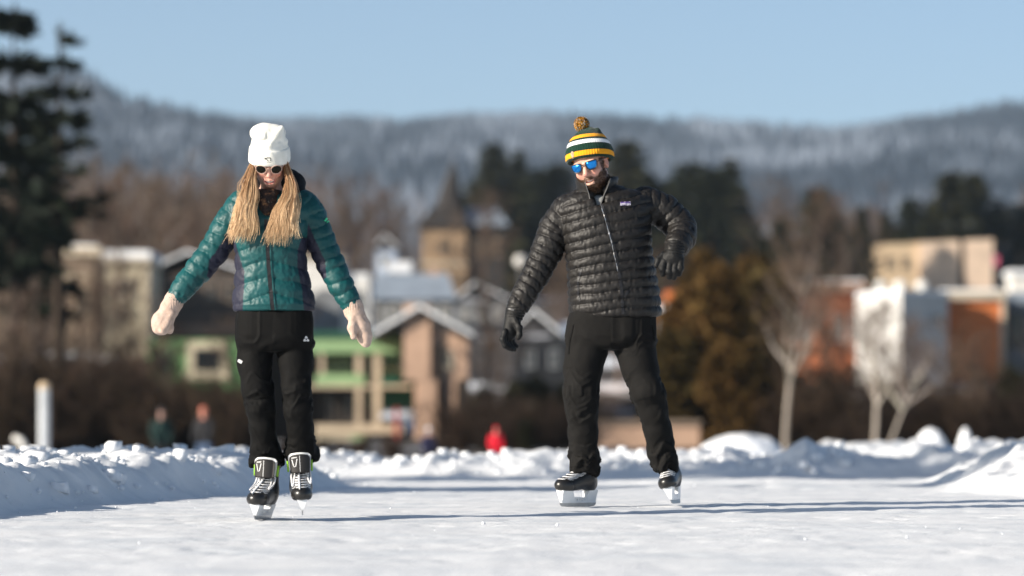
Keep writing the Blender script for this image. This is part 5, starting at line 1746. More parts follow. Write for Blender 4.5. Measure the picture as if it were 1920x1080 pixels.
    # dark side panels of the body
    lx = np.interp(V[:, 2], [W(0, 584)[2], W(0, 545)[2], W(0, 512)[2], W(0, 478)[2], W(0, 455)[2]], [W(458, 0)[0], W(461, 0)[0], W(462, 0)[0], W(450, 0)[0], W(444, 0)[0]])
    rx = np.interp(V[:, 2], [W(0, 584)[2], W(0, 545)[2], W(0, 500)[2], W(0, 470)[2], W(0, 440)[2]], [W(572, 0)[0], W(568, 0)[0], W(559, 0)[0], W(560, 0)[0], W(570, 0)[0]])
    panel = ((V[:, 0] < lx) | (V[:, 0] > rx)) & (wS_all < 0.5) & (V[:, 2] < W(0, 446)[2])
    dark = np.where((wS_all < 0.5) & panel, 1.0, under)
    mi = (dark[Q].mean(1) > 0.5).astype(int)
    jacket = np_mesh('jacket', V, Q, [M_TEAL, M_NAVY], root, mat_idx=mi)
    jb = bvh_of(V, Q)
    mb = MB()
    zip_px = [(503, 415), (505, 455), (507, 500), (511, 545), (515, 582)]
    stroke_on(jb, [(W(a, b)[0], W(a, b)[2]) for a, b in zip_px], 0.017, 0.0045, mb, 40)
    mb.build('zip', M_ZIP, jacket, smooth=False)
    for off in (-1, 1):
        mb = MB(); stroke_on(jb, [(W(a, b)[0] + off * 0.012, W(a, b)[2]) for a, b in zip_px[1:]], 0.006, 0.005, mb, 40)
        mb.build('zip_welt', M_TEAL, jacket)
    mb = MB()
    for pts in ([(612, 405), (616, 412)], [(609, 416), (613, 410)], [(612, 418), (618, 414)], [(610, 411), (617, 411)]):
        stroke_on(jb, [(W(a, b)[0], W(a, b)[2]) for a, b in pts], 0.006, 0.004, mb, 3)
    mb.build('sleeve_emblem', M_GREENPRINT, jacket)
    # hood lying behind the neck
    g = Field((-0.20, -0.06, 1.38), (0.20, 0.26, 1.68), 0.005)
    g.chain([W(484, 362, 0.03, 0.028), W(486, 346, 0.09, 0.036), W(510, 336, 0.14, 0.046), W(540, 336, 0.12, 0.045), W(552, 344, 0.08, 0.046), W(556, 362, 0.02, 0.036), W(548, 384, -0.06, 0.024)], 0.0, 0.03)
    V, Q = g.mesh(2); V = V + normals(V, Q) * (0.006 * fbm(V * 22, 3, 9))[:, None]
    hd = (V[:, 2] > W(0, 362)[2]).astype(float)
    np_mesh('hood', V, Q, [M_TEAL, M_LINING], jacket, mat_idx=(hd[Q].mean(1) > 0.5).astype(int))
    # neck gaiter
    gt = NT('gaiter_print')
    v = gt.coord()
    vo = gt.n('ShaderNodeTexVoronoi', Scale=70.0); gt.l(v, vo.inputs['Vector'])
    c1 = gt.ramp(gt.noise(v, 45, 4), [(0.42, (0.012, 0.010, 0.010)), (0.58, (0.05, 0.026, 0.016)), (0.66, (0.20, 0.10, 0.045))])
    gt.base(gt.mixc(gt.ramp(vo.outputs['Distance'], [(0.0, (1, 1, 1)), (0.13, (0, 0, 0))]), c1, (0.42, 0.40, 0.38)))
    gt.set(Roughness=0.9)
    g = Field((-0.20, -0.22, 1.30), (0.16, 0.16, 1.62), 0.005)
    g.loft(Loft([(W(0, 420)[2], W(503, 0)[0], -0.105, 0.020, 0.022), (W(0, 402)[2], W(503, 0)[0], -0.085, 0.045, 0.045), (W(0, 384)[2], W(503, 0)[0], -0.05, 0.066, 0.075),
                 (W(0, 368)[2], W(503, 0)[0], -0.03, 0.064, 0.084), (W(0, 356)[2], W(504, 0)[0], -0.022, 0.058, 0.076)], 2.0), 0.0)
    V, Q = g.mesh(2)
    V = V + normals(V, Q) * (0.008 * fbm(V * np.array((18, 18, 45)), 3, 2))[:, None]
    np_mesh('neck_gaiter', V, Q, [gt.m], root)

    # ---- hair: clumps of strands falling over the chest on both sides
    rr = random.Random(11)
    hm = NT('blond_hair')
    at = hm.n('ShaderNodeAttribute', attribute_name='tint')
    hm.base(at.outputs['Color']); hm.set(Roughness=0.42)
    hm.b.inputs['Specular IOR Level'].default_value = 0.45
    mb = MB()
    def hank(axis, n_cl, n_st):
        """axis rows: (px, py, y, half width px)"""
        for c in range(n_cl):
            u0 = -1 + 2 * (c + 0.5) / n_cl + rr.uniform(-0.12, 0.12)
            ph, am = rr.uniform(0, 6.28), rr.uniform(1.5, 6.0)
            ln = rr.uniform(0.80, 1.0)
            dep = rr.uniform(-0.018, 0.012)
            tone = rr.uniform(0, 1)
            fray = rr.uniform(-1, 1)
            for k in range(n_st):
                du = rr.gauss(0, 0.17); dd = rr.gauss(0, 0.007); lk = ln * rr.uniform(0.68, 1.0); f1, f2, p1, p2, a1 = rr.uniform(7, 16), rr.uniform(18, 34), rr.uniform(0, 6.28), rr.uniform(0, 6.28), rr.uniform(0.4, 2.4); tip = rr.gauss(0, 1)
                pts, rad = [], []
                ns = 12
                for i in range(ns + 1):
                    t = i / ns * lk
                    q = t * (len(axis) - 1); a = min(int(q), len(axis) - 2); f = q - a
                    px, py, yy, hw = [axis[a][j] * (1 - f) + axis[a + 1][j] * f for j in range(4)]
                    sp = 1.0 if t < 0.7 else 1.0 + (t - 0.7) * 0.8
                    x = px + hw * (u0 + du * (0.6 + 0.6 * t)) * sp + (0.7 * am * math.sin(ph + t * 13) + a1 * math.sin(p1 + t * f1) + 0.5 * a1 * math.sin(p2 + t * f2)) * min(1, t * 2) + (fray * 10 + tip * 14) * max(0, t - 0.62)
                    pts.append(W(x, py, yy + dep + dd - 0.012 * (1 - min(1, abs(u0 + du))) * min(1, t * 2.5)))
                    rad.append(0.00105 * (1 - 0.7 * max(0, (t - 0.6) / 0.4)))
                g_ = max(0, min(1, tone * 0.9 + rr.uniform(-0.25, 0.35)))
                r0 = np.array((0.26, 0.105, 0.032)); r1 = np.array((0.90, 0.66, 0.40))
                b = len(mb.v)
                mb.tube(pts, rad, 3, cap=False)
                for i in range(ns + 1):                               # darker roots, paler ends
                    t = i / ns
                    m_ = min(1, max(0, g_ * 0.75 + (t - 0.35) * 0.75))
                    for e in range(3): mb.c[b + i * 3 + e] = tuple(r0 * (1 - m_) + r1 * m_)
    hank([(480, 300, -0.085, 5), (471, 336, -0.10, 7), (466, 368, -0.135, 13), (462, 398, -0.155, 16), (457, 428, -0.165, 17), (448, 462, -0.16, 19)], 26, 52)
    hank([(533, 300, -0.08, 5), (545, 340, -0.10, 7), (543, 368, -0.13, 12), (532, 398, -0.155, 17), (525, 430, -0.165, 19), (519, 470, -0.165, 20)], 28, 52)
    hank([(478, 300, -0.03, 4), (464, 345, -0.06, 7), (452, 385, -0.115, 10), (444, 430, -0.135, 10), (436, 452, -0.12, 10)], 7, 30)
    hank([(534, 300, -0.02, 3), (550, 350, -0.07, 6), (551, 390, -0.14, 9), (548, 430, -0.16, 9), (545, 452, -0.155, 9)], 7, 30)
    for cx_, sg in ((466, -1), (540, 1)):                             # loose single strands
        for k in range(3):
            o_ = sg * (6 + 5 * k)
            hank([(cx_ - sg * 9, 300, -0.06, 3), (cx_ + o_ * 0.8, 345, -0.09, 8), (cx_ - sg * 6 + o_ * 1.1, 395, -0.15, 12), (cx_ - sg * 12 + o_ * 1.3, 452, -0.165, 18)], 5, 2)
    mb.build('hair', hm.m, root, smooth=True, color=True)

    # ---- mittens
    mit = knit_mat('oatmeal_wool', lambda t: t.ramp(t.noise(t.coord(), 40, 4), [(0.3, (0.44, 0.32, 0.255)), (0.7, (0.58, 0.44, 0.365))]), scale=330, strength=0.8)
    for i in (0, 1):
        g = Field(W(270, 665, -0.14) if i == 0 else W(625, 670, -0.14), W(360, 540, 0.10) if i == 0 else W(720, 555, 0.10), 0.0035)
        if i == 0:
            g.cone(W(327, 560, -0.03), W(318, 580, -0.035), 0.043, 0.041, 0.01)
            g.chain([W(317, 580, -0.035, 0.040), W(307, 600, -0.04, 0.046), W(303, 612, -0.05, 0.040)], 0.02)
            g.ell(W(302, 606, -0.045), (0.040, 0.038, 0.044), 0.02)
            g.cone(W(322, 590, -0.065), W(305, 620, -0.085), 0.019, 0.016, 0.010)       # thumb over the fist
            g.cone(W(317, 612, -0.045), W(318, 618, -0.02), 0.022, 0.020, 0.006)        # curled fingers
            g.cone(W(294, 600, -0.06), W(296, 617, -0.055), 0.018, 0.018, 0.02)
        else:
            g.cone(W(661, 572, -0.03), W(666, 588, -0.035), 0.045, 0.041, 0.01)
            g.chain([W(667, 590, -0.035, 0.041), W(677, 612, -0.035, 0.043), W(684, 632, -0.04, 0.034), W(686, 641, -0.045, 0.026)], 0.015)
            g.chain([W(662, 598, -0.06, 0.022), W(660, 615, -0.075, 0.020), W(663, 631, -0.08, 0.0155)], 0.010)
        V, Q = g.mesh(2)
        V = V + normals(V, Q) * (0.003 * fbm(V * 40, 3, 4 + i))[:, None]
        mt = np_mesh('mitten', V, Q, [mit], root)
        g = Field(W(290, 600, -0.14) if i == 0 else W(635, 610, -0.14), W(350, 545, 0.08) if i == 0 else W(695, 560, 0.08), 0.0035)
        if i == 0: g.chain([W(326, 566, -0.03, 0.0445), W(319, 578, -0.035, 0.0435)], 0.0, 0.005)
        else: g.chain([W(662, 577, -0.03, 0.0475), W(664, 584, -0.032, 0.046)], 0.0, 0.005)
        V, Q = g.mesh(1)
        ang = np.arctan2(V[:, 1] + 0.03, V[:, 0] - V[:, 0].mean())
        V = V + normals(V, Q) * (0.0016 * np.sin(ang * 26) + 0.001 * fbm(V * 50, 2, 3))[:, None]
        np_mesh('cuff', V, Q, [mit], mt)

    # ---- trousers
    g = Field((-0.26, -0.22, 0.15), (0.20, 0.20, 1.04), 0.0055)
    g.loft(Loft([T(576, 446, 585, 0.122), T(600, 442, 589, 0.128), T(630, 442, 589, 0.130), T(650, 444, 588, 0.118), T(660, 452, 580, 0.10)], 2.5), 0.0)
    legs = [[W(480, 635, 0, 0.088), W(478, 680, -0.01, 0.079), W(484, 730, -0.03, 0.069), W(488, 765, -0.035, 0.065), W(492, 800, -0.02, 0.059), W(497, 840, 0.02, 0.066), W(499, 868, 0.045, 0.073), W(500, 882, 0.05, 0.075)],
            [W(551, 635, 0, 0.087), W(554, 680, -0.02, 0.078), W(556, 730, -0.045, 0.067), W(559, 768, -0.045, 0.063), W(562, 800, -0.02, 0.059), W(563, 835, 0.02, 0.066), W(564, 856, 0.045, 0.072), W(564, 868, 0.05, 0.074)]]
    for L_ in legs: g.chain(L_, 0.010, 0.02)
    g.cone(W(474, 885, 0.06), W(468, 900, 0.085), 0.02, 0.010, 0.03)
    g.cone(W(525, 878, 0.06), W(529, 888, 0.075), 0.018, 0.010, 0.03)
    g.cone(W(588, 858, 0.06), W(591, 866, 0.075), 0.018, 0.010, 0.03)
    bot = np.where(g.ax[0] < W(531, 870)[0], W(0, 868)[2], W(0, 857)[2])[:, None, None] - 0.30 * np.clip(g.ax[1], -0.02, 0.12)[None, :, None]
    g.F = smax(g.F, (bot - g.ax[2][None, None, :]).astype(np.float32), 0.006)
    V, Q = g.mesh(2); N = normals(V, Q)
    disp = trouser_folds(V, legs, 0.50, 5)
    V = V + N * disp[:, None]
    tr = np_mesh('trousers', V, Q, [M_TROUSER], root)
    tb = bvh_of(V, Q)
    mb = MB()
    tri = lambda cx, cy, r_: [(cx - r_, cy + r_ * 0.8), (cx, cy - r_), (cx + r_, cy + r_ * 0.8), (cx - r_, cy + r_ * 0.8)]
    for cx, cy in ((576, 633.5), (573.5, 638.5), (578.8, 638.5)):
        stroke_on(tb, [(W(a, b)[0], W(a, b)[2]) for a, b in tri(cx, cy, 2.0)], 0.0036, 0.0016, mb, 9)
    mb.build('thigh_emblem', M_WHITEPRINT, tr)
    mb = MB()
    stroke_on(tb, [(W(442, 670)[0], W(442, 670)[2]), (W(447, 676)[0], W(447, 676)[2])], 0.006, 0.003, mb, 4)
    mb.build('pocket_zip', M_ZIP, tr)
    mb = MB()
    stroke_on(tb, [(W(449, 676)[0], W(449, 676)[2]), (W(457, 680.5)[0], W(457, 680.5)[2])], 0.013, 0.004, mb, 6)
    mb.build('pocket_tag', simple_mat('grey_white_tag', (0.40, 0.41, 0.42), 0.7, 0.1), tr)
    mb = MB()
    stroke_on(tb, [(W(462, 740)[0], W(0, 742)[2]), (W(480, 0)[0], W(0, 748)[2]), (W(512, 0)[0], W(0, 742)[2])], 0.007, 0.004, mb, 16)
    mb.build('knee_seam', M_TROUSER, tr)

    # ---- skates
    make_skate(root, Matrix.Translation(Vector(W(495, 974, -0.035))) @ Matrix.Rotation(R(-13), 4, 'Z') @ Matrix.Rotation(R(3), 4, 'Y'), True, M_LACE, M_LIME, True, RZ=0.004)
    make_skate(root, Matrix.Translation(Vector(W(567, 965, -0.025))) @ Matrix.Rotation(R(4), 4, 'Z') @ Matrix.Rotation(R(-3), 4, 'Y'), True, M_LACE, M_LIME, True, RZ=0.004)
    return root

def trouser_folds(V, legs, amp, seed):
    disp = 0.006 * fbm(V * np.array((9, 9, 6)), 3, seed)
    best = np.full(len(V), 1e9); S = np.zeros(len(V)); A = np.zeros(len(V)); Lt = 1.0
    for i, L_ in enumerate(legs):
        s, d, D, TT, L = along(V, L_)
        m = d < best
        best[m] = d[m]; S[m] = (s / L)[m]; A[m] = np.arctan2(D[:, 1], D[:, 0])[m] + 7 * i; Lt = L
    w = np.exp(-((S - 0.46) / 0.13) ** 2) * 0.8 + sstep(0.72, 0.95, S) * 1.2 + 0.22 + 0.5 * np.exp(-((S - 0.03) / 0.06) ** 2)
    warp = fbm(np.stack([A * 1.2, S * 3, S * 0], 1), 3, seed + 5)
    r1 = 1 - np.abs(vnoise(np.stack([A * 0.7, S * 17 + warp * 2.2 + 0.5 * np.sin(A), S * 0 + 3], 1), seed + 9)) * 2
    r2 = 1 - np.abs(vnoise(np.stack([A * 1.6 + S * 5, S * 34 + warp * 3, S * 0 + 9], 1), seed + 19)) * 2
    return disp + amp * w * (0.016 * np.clip(r1, -0.4, 1) + 0.003 * np.clip(r2, -0.4, 1))

# ================================================================== man
def build_man():
    Y0 = 19.46
    S = F_PX / Y0
    X0 = 1165.0
    zg = CAM_Z + (HY - 950) / S
    root = empty('person', ((X0 - CX) / S, Y0, zg), 0,
                 'bearded man in black down jacket and striped bobble hat balancing on skates', 'person')
    def W(px, py, y=0.0, r=None):
        k = (Y0 + y) / Y0
        x = (px - CX) / S * k - (X0 - CX) / S
        z = CAM_Z + (HY - py) / S * k - zg
        return (x, y, z) if r is None else (x, y, z, r)
    Hc = W(1107, 308, -0.045)
    MH = mat4(Hc, -17, 15, -13, 1.06)
    body, HV, HQ, hb = make_head(root, MH, W(1128, 382, 0.02), True)
    way0 = [(0.026, 0.017), (0.029, 0.012), (0.028, 0.0), (0.024, -0.013), (0.014, -0.021), (0.0, -0.023), (-0.013, -0.021), (-0.021, -0.012), (-0.0245, 0.002), (-0.024, 0.013), (-0.018, 0.017), (0.004, 0.018)]
    way = []
    for i in range(len(way0)):
        p0, p1, p2, p3 = [way0[(i + j) % len(way0)] for j in (-1, 0, 1, 2)]
        for t_ in (0.0, 0.33, 0.67):
            way.append(tuple(0.5 * (2 * p1[k] + (p2[k] - p0[k]) * t_ + (2 * p0[k] - 5 * p1[k] + 4 * p2[k] - p3[k]) * t_ ** 2 + (3 * p1[k] - p0[k] - 3 * p2[k] + p3[k]) * t_ ** 3) for k in (0, 1)))
    mf = simple_mat('black_acetate', (0.012, 0.012, 0.014), 0.3, 0.1, 60, spec=0.5)
    t = NT('blue_mirror_lens')
    t.base((0.012, 0.20, 0.60)); t.set(Roughness=0.15, Metallic=0.7)
    sunglasses(root, MH, 0.0365, way, mf, t.m, 0.0027)
    # beard of short hairs
    rr = np.random.RandomState(4)
    wgt = beard_mask(*HV.T)
    N = normals(HV, HQ)
    cand = np.where(wgt > 0.35)[0]
    pick = rr.choice(cand, 3200)
    mb = MB()
    for i in pick:
        p = Vector(HV[i]) + Vector(rr.normal(0, 0.0012, 3)); nn = Vector(N[i])
        ln = (0.007 + 0.010 * sstep(-0.07, -0.105, HV[i, 2])) * wgt[i] * rr.uniform(0.6, 1.2)
        dr = (nn * 0.8 + Vector((0, -0.1, -0.75)) + Vector(rr.normal(0, 0.25, 3))).normalized()
        k = rr.uniform(0.5, 1.6)
        mb.col = (0.046 * k, 0.024 * k, 0.012 * k)
        p2 = p + dr * ln
        a = nn.orthogonal().normalized() * 0.0011
        b = nn.cross(a).normalized() * 0.0011
        mb._add([MH @ (p + a), MH @ (p - a * 0.5 + b), MH @ (p - a * 0.5 - b), MH @ p2], [(0, 1, 3), (1, 2, 3), (2, 0, 3)])
    mb.build('beard', tint_mat('brown_beard', 0.6, 0.3), root, color=True)
    # ---- bobble hat
    Mh = mat4(W(1107, 303, -0.035), -17, -5, -8, 1.03)
    def stripes(t):
        sx = t.n('ShaderNodeSeparateXYZ'); t.l(t.n('ShaderNodeTexCoord').outputs['Object'], sx.inputs[0])
        mr = t.n('ShaderNodeMapRange'); mr.inputs['From Min'].default_value = 0.0; mr.inputs['From Max'].default_value = 0.16
        t.l(sx.outputs['Z'], mr.inputs['Value'])
        G = (0.007, 0.031, 0.020); Yl = (0.78, 0.33, 0.012); Wt = (0.78, 0.78, 0.78)
        c = t.ramp(mr.outputs[0], [(0.0, G), (0.07, Yl), (0.225, G), (0.45, Wt), (0.585, G), (0.66, Yl), (0.775, G)])
        t.t.nodes[-1].name
        for nd in t.t.nodes:
            if nd.bl_idname == 'ShaderNodeValToRGB': nd.color_ramp.interpolation = 'CONSTANT'
        return c
    hm = knit_mat('striped_knit', stripes, scale=240, strength=0.7)
    g = Field((-0.15, -0.16, -0.02), (0.15, 0.16, 0.20), 0.004)
    g.loft(Loft([(0.0, 0, 0, 0.113, 0.128), (0.018, 0, 0, 0.119, 0.132), (0.05, 0, 0, 0.116, 0.128), (0.085, 0, 0, 0.104, 0.114), (0.115, 0, 0, 0.086, 0.093), (0.140, 0, 0, 0.060, 0.066), (0.155, 0, 0, 0.036, 0.04), (0.163, 0, 0, 0.016, 0.018)], 2.05), 0.0)
    g.cone((0.03, 0, 0.140), (0.05, 0.0, 0.148), 0.03, 0.016, 0.03)
    g.ell((0, 0, -0.03), (0.103, 0.118, 0.09), 0.004, mode='sub')
    V, Q = g.mesh(2)
    N = normals(V, Q)
    an = np.arctan2(V[:, 1], V[:, 0])
    V = V + N * (0.0012 * np.sin(an * 60) + 0.003 * fbm(V * 24, 3, 3))[:, None]
    hat = np_mesh('bobble_hat', V, Q, [hm], root)
    hat.matrix_local = Mh
    hatb = bvh_of(V, Q)
    mb = MB()
    d = (math.sin(R(10)), math.cos(R(10)), 0)
    stroke_on(hatb, [(-0.055, 0.008), (-0.062, 0.030), (-0.056, 0.042), (-0.050, 0.030), (-0.054, 0.012)], 0.006, 0.002, mb, 16)
    mb.build('leaf_patch', simple_mat('pale_brown_patch', (0.42, 0.30, 0.22), 0.8, 0.1), hat)
    rb = random.Random(5)
    mb = MB()
    pc = Vector((-0.022, -0.005, 0.190))
    cols = [(0.70, 0.32, 0.02), (0.014, 0.04, 0.026), (0.66, 0.62, 0.55), (0.20, 0.10, 0.03), (0.70, 0.32, 0.02)]
    for i in range(2600):
        v = Vector((rb.gauss(0, 1), rb.gauss(0, 1), rb.gauss(0, 1))).normalized()
        L_ = 0.036 + rb.uniform(-0.004, 0.003)
        mb.col = rb.choice(cols)
        a = v.orthogonal().normalized(); b = v.cross(a)
        q = pc + v * L_ + a * rb.uniform(-0.003, 0.003)
        w_ = 0.0022
        p0 = pc + v * 0.014
        mb._add([p0 + a * 0.0008, p0 - a * 0.0008, q - a * w_, q + a * w_, q + b * w_ + v * 0.002, q - b * w_ + v * 0.001], [(0, 1, 2, 3), (2, 4, 3), (2, 3, 5)])
    mb.build('bobble', tint_mat('bobble_yarn', 0.95, 0.1), hat, color=True)

    # ---- jacket
    T = lambda py, a, b, ay, cy=0.0: (W(0, py)[2], (W(a, py)[0] + W(b, py)[0]) / 2, cy, (W(b, py)[0] - W(a, py)[0]) / 2, ay)
    torso = Loft([T(592, 1074, 1236, 0.152, 0.0), T(575, 1070, 1235, 0.158), T(550, 1069, 1233, 0.158), T(515, 1068, 1226, 0.155, -0.005), T(480, 1065, 1220, 0.152, -0.012), T(445, 1060, 1217, 0.150, -0.02),
                  T(415, 1055, 1217, 0.145, -0.02), T(388, 1050, 1222, 0.132, -0.015), T(368, 1062, 1214, 0.112, -0.002), T(358, 1084, 1180, 0.092, 0.004), T(353, 1092, 1166, 0.080, 0.008)], 2.3)
    sl = [[W(1066, 396, 0.01, 0.082), W(1042, 430, 0.01, 0.077), W(1026, 470, 0.0, 0.071), W(1006, 513, -0.02, 0.062), W(985, 549, -0.04, 0.055), W(967, 583, -0.05, 0.046)],
          [W(1210, 382, 0.02, 0.080), W(1244, 396, 0.03, 0.078), W(1275, 424, 0.01, 0.073), W(1280, 442, -0.06, 0.064), W(1271, 458, -0.13, 0.056), W(1264, 470, -0.175, 0.047)]]
    g = Field((-0.62, -0.28, 0.94), (0.46, 0.22, 1.68), 0.005)
    g.loft(torso, 0.0)
    for s_ in sl: g.chain(s_, 0.022, 0.012)
    g.ell(W(1124, 366, -0.13), (0.040, 0.075, 0.062), 0.008, mode='sub')
    V, Q = g.mesh(2); N = normals(V, Q)
    dT = torso(V[:, 0], V[:, 1], V[:, 2])
    zip_px = [(1127, 388), (1136, 420), (1148, 465), (1158, 510), (1164, 550), (1166, 590)]
    zx = np.interp(V[:, 2], [W(0, b)[2] for a, b in zip_px][::-1], [W(a, 0)[0] for a, b in zip_px][::-1])
    zrel = np.clip((V[:, 2] - W(0, 590)[2]) / (W(0, 390)[2] - W(0, 590)[2]), 0, 1)
    wv = 0.010 * fbm(V * 9, 2, 13)
    slope = -0.10 - 0.17 * zrel
    front_ = V[:, 1] < 0.02
    st = V[:, 2] + slope * (V[:, 0] - zx) + wv
    per = 0.0475
    hT = puff(st / per)
    f = st / per % 1
    seam = np.minimum(f, 1 - f)
    disp = 0.0135 * hT
    wS_all = np.zeros(len(V))
    for i, s_ in enumerate(sl):
        s, d, D, TT, L = along(V, s_)
        wS = sstep(-0.015, 0.015, dT - d)
        ss = s + wv * 1.3 + 0.010 * np.sin(np.arctan2(D[:, 1], D[:, 2] + D[:, 0]) * 2 + i)
        hS = puff(ss / 0.044)
        hS = np.where(s > L - 0.018, 0.3, hS)
        disp = disp * (1 - wS) + wS * 0.0100 * hS
        ff = ss / 0.044 % 1
        seam = np.where(wS > 0.5, np.minimum(ff, 1 - ff), seam)
        wS_all = np.maximum(wS_all, wS)
    wr = np.abs(fbm(V * np.array((40, 40, 34)), 3, 41))
    pk = fbm(np.stack([V[:, 0] * 85, V[:, 1] * 85, V[:, 2] * 24], 1), 2, 51)
    disp = disp + 0.0048 * (0.35 - wr) + 0.0042 * pk * (0.35 + sstep(0.38, 0.05, seam))
    yoke = sstep(W(0, 385)[2], W(0, 372)[2], V[:, 2]) * 0.0
    V = V + N * disp[:, None]
    jacket = np_mesh('jacket', V, Q, [M_BLACKPUFF], root)
    jb = bvh_of(V, Q)
    mb = MB(); stroke_on(jb, [(W(a, b)[0], W(a, b)[2]) for a, b in zip_px], 0.014, 0.005, mb, 44)
    mb.build('zip', M_ZIP, jacket)
    mb = MB(); stroke_on(jb, [(W(a - 1.6, b)[0], W(a, b)[2]) for a, b in zip_px[:4]], 0.0028, 0.008, mb, 30)
    mb.build('zip_teeth', M_ZIPM, jacket)
    for pts in ([(1090, 506), (1083, 530), (1084, 556), (1087, 566)], [(1168, 560), (1176, 548), (1184, 541)]):
        mb = MB(); stroke_on(jb, [(W(a, b)[0], W(a, b)[2]) for a, b in pts], 0.009, 0.003, mb, 20)
        mb.build('pocket_zip', M_ZIP, jacket)
    # chest label
    lb = MB(); stroke_on(jb, [(W(1161, 0)[0], W(0, 386.5)[2]), (W(1180, 0)[0], W(0, 385)[2])], 0.015, 0.006, lb, 6)
    lab = lb.build('chest_label', simple_mat('white_woven_label', (0.60, 0.58, 0.66), 0.8, 0.05), jacket)
    pb = MB(); stroke_on(jb, [(W(1161.5, 0)[0], W(0, 385.0)[2]), (W(1166, 0)[0], W(0, 383.8)[2]), (W(1170, 0)[0], W(0, 384.8)[2]), (W(1174, 0)[0], W(0, 383.2)[2]), (W(1179.5, 0)[0], W(0, 384.4)[2])], 0.005, 0.0075, pb, 14)
    pb.build('label_band', simple_mat('purple_weave', (0.10, 0.06, 0.22), 0.8, 0.1), lab)
    fc = bpy.data.curves.new('label_text', 'FONT'); fc.body = 'patagonia'; fc.size = 0.0125; fc.align_x = 'CENTER'; fc.extrude = 0.0003
    fo = bpy.data.objects.new('label_text', fc); COL.objects.link(fo); fo.parent = lab
    hp, hn = front(jb, W(1170.5, 0)[0], W(0, 388)[2])
    if hp is None: hp = Vector(W(1170.5, 388, -0.15))
    fo.location = (hp.x, hp.y - 0.0085, hp.z - 0.001); fo.rotation_euler = (PI / 2, R(-4), 0)
    fc.materials.append(simple_mat('dark_label_thread', (0.05, 0.03, 0.10), 0.8, 0.1))
    dg = bpy.context.evaluated_depsgraph_get()
    me = bpy.data.meshes.new_from_object(fo.evaluated_get(dg))
    mo = bpy.data.objects.new('lettering', me); COL.objects.link(mo); mo.parent = lab
    mo.location = fo.location; mo.rotation_euler = fo.rotation_euler
    bpy.data.objects.remove(fo)
    # standing collar, open at the throat
    c0 = np.array(W(1116, 352, 0.0))
    vs, fs = [], []
    nA, nZ = 48, 8
    for it, th in enumerate((0.0, 0.011)):
        for iz in range(nZ + 1):
            for ia in range(nA + 1):
                u = ia / nA * 2 - 1
                t_ = iz / nZ
                an = u * R(172 - 30 * t_)                                       # 0 = nape
                t_ = iz / nZ
                sx = 0.094 + 0.012 * t_ - th; sy = 0.094 + 0.008 * t_ - th
                fr = abs(u) ** 3
                x = c0[0] + math.sin(an) * sx + 0.01 * t_
                y = 0.008 + math.cos(an) * sy - 0.045 * fr * (1 - t_ * 0.3)
                zb = 1.600 - 0.105 * fr
                zt = 1.682 - 0.024 * abs(u) ** 2
                z = zb + (zt - zb) * t_
                pf = 0.005 * math.sqrt(max(0, 1 - (2 * ((t_ * 2) % 1) - 1) ** 2)) if it == 0 else 0
                vs.append((x + math.sin(an) * pf, y + math.cos(an) * pf, z))
    o = (nA + 1) * (nZ + 1)
    for iz in range(nZ):
        for ia in range(nA):
            a = iz * (nA + 1) + ia
            fs += [(a, a + 1, a + nA + 2, a + nA + 1), (o + a, o + a + nA + 1, o + a + nA + 2, o + a + 1)]
    for ia in range(nA):
        a = nZ * (nA + 1) + ia; fs.append((a, a + 1, o + a + 1, o + a))
    for iz in range(nZ):
        a = iz * (nA + 1); fs.append((a + nA + 1, a, o + a, o + a + nA + 1))
        a += nA; fs.append((a, a + nA + 1, o + a + nA + 1, o + a))
    col = np_mesh('collar', vs, fs, [M_BLACKPUFF], jacket)
    zt_ = MB()
    for sg in (0, 1):
        e = [Vector(vs[iz * (nA + 1) + (nA if sg else 0)]) + Vector((0, -0.004, 0)) for iz in range(nZ + 1)]
        zt_.tube(e, 0.0028, 5)
    zt_.build('collar_zip', simple_mat('grey_zip', (0.09, 0.09, 0.09), 0.5, 0.1, metal=0.5), jacket, smooth=True)
    g = Field((-0.24, -0.20, 1.44), (0.02, 0.12, 1.62), 0.005)        # grey tee at the throat
    g.loft(Loft([(1.46, W(1128, 0)[0], -0.07, 0.06, 0.06), (1.52, W(1128, 0)[0], -0.045, 0.075, 0.075), (1.555, W(1126, 0)[0], -0.02, 0.078, 0.082), (1.575, W(1125, 0)[0], -0.005, 0.072, 0.075)], 2.0), 0)
    v2, q2 = g.mesh(2)
    np_mesh('t_shirt', v2, q2, [cloth_mat('grey_jersey', (0.25, 0.26, 0.26), 0.9, 0.1, 0.4, 200, 0.002)], root)

    # ---- gloves with five fingers each
    g = Field(W(925, 670, -0.18), W(1000, 560, 0.06), 0.0032)          # hand held low, fingers hanging and curled
    g.chain([W(968, 578, -0.05, 0.047), W(964, 590, -0.052, 0.044), W(961, 603, -0.055, 0.040)], 0.01)
    g.chain([W(960, 602, -0.055, 0.037), W(957, 618, -0.06, 0.038), W(955, 628, -0.062, 0.032)], 0.012)
    fing = [[(947, 622, -0.095), (943, 636, -0.105), (947, 648, -0.10), (953, 652, -0.09)],
            [(950, 627, -0.078), (948, 641, -0.085), (954, 652, -0.08), (960, 655, -0.07)],
            [(954, 629, -0.055), (954, 643, -0.058), (959, 653, -0.052), (964, 655, -0.045)],
            [(960, 627, -0.035), (960, 640, -0.035), (964, 648, -0.03), (968, 650, -0.025)]]
    for f_ in fing:
        g.chain([W(*f_[0], 0.0165), W(*f_[1], 0.0155), W(*f_[2], 0.0145), W(*f_[3], 0.0125)], 0.004, 0.008)
    g.chain([W(966, 600, -0.085, 0.020), W(973, 614, -0.10, 0.0175), W(974, 627, -0.105, 0.0155), W(972, 633, -0.105, 0.013)], 0.008, 0.008)
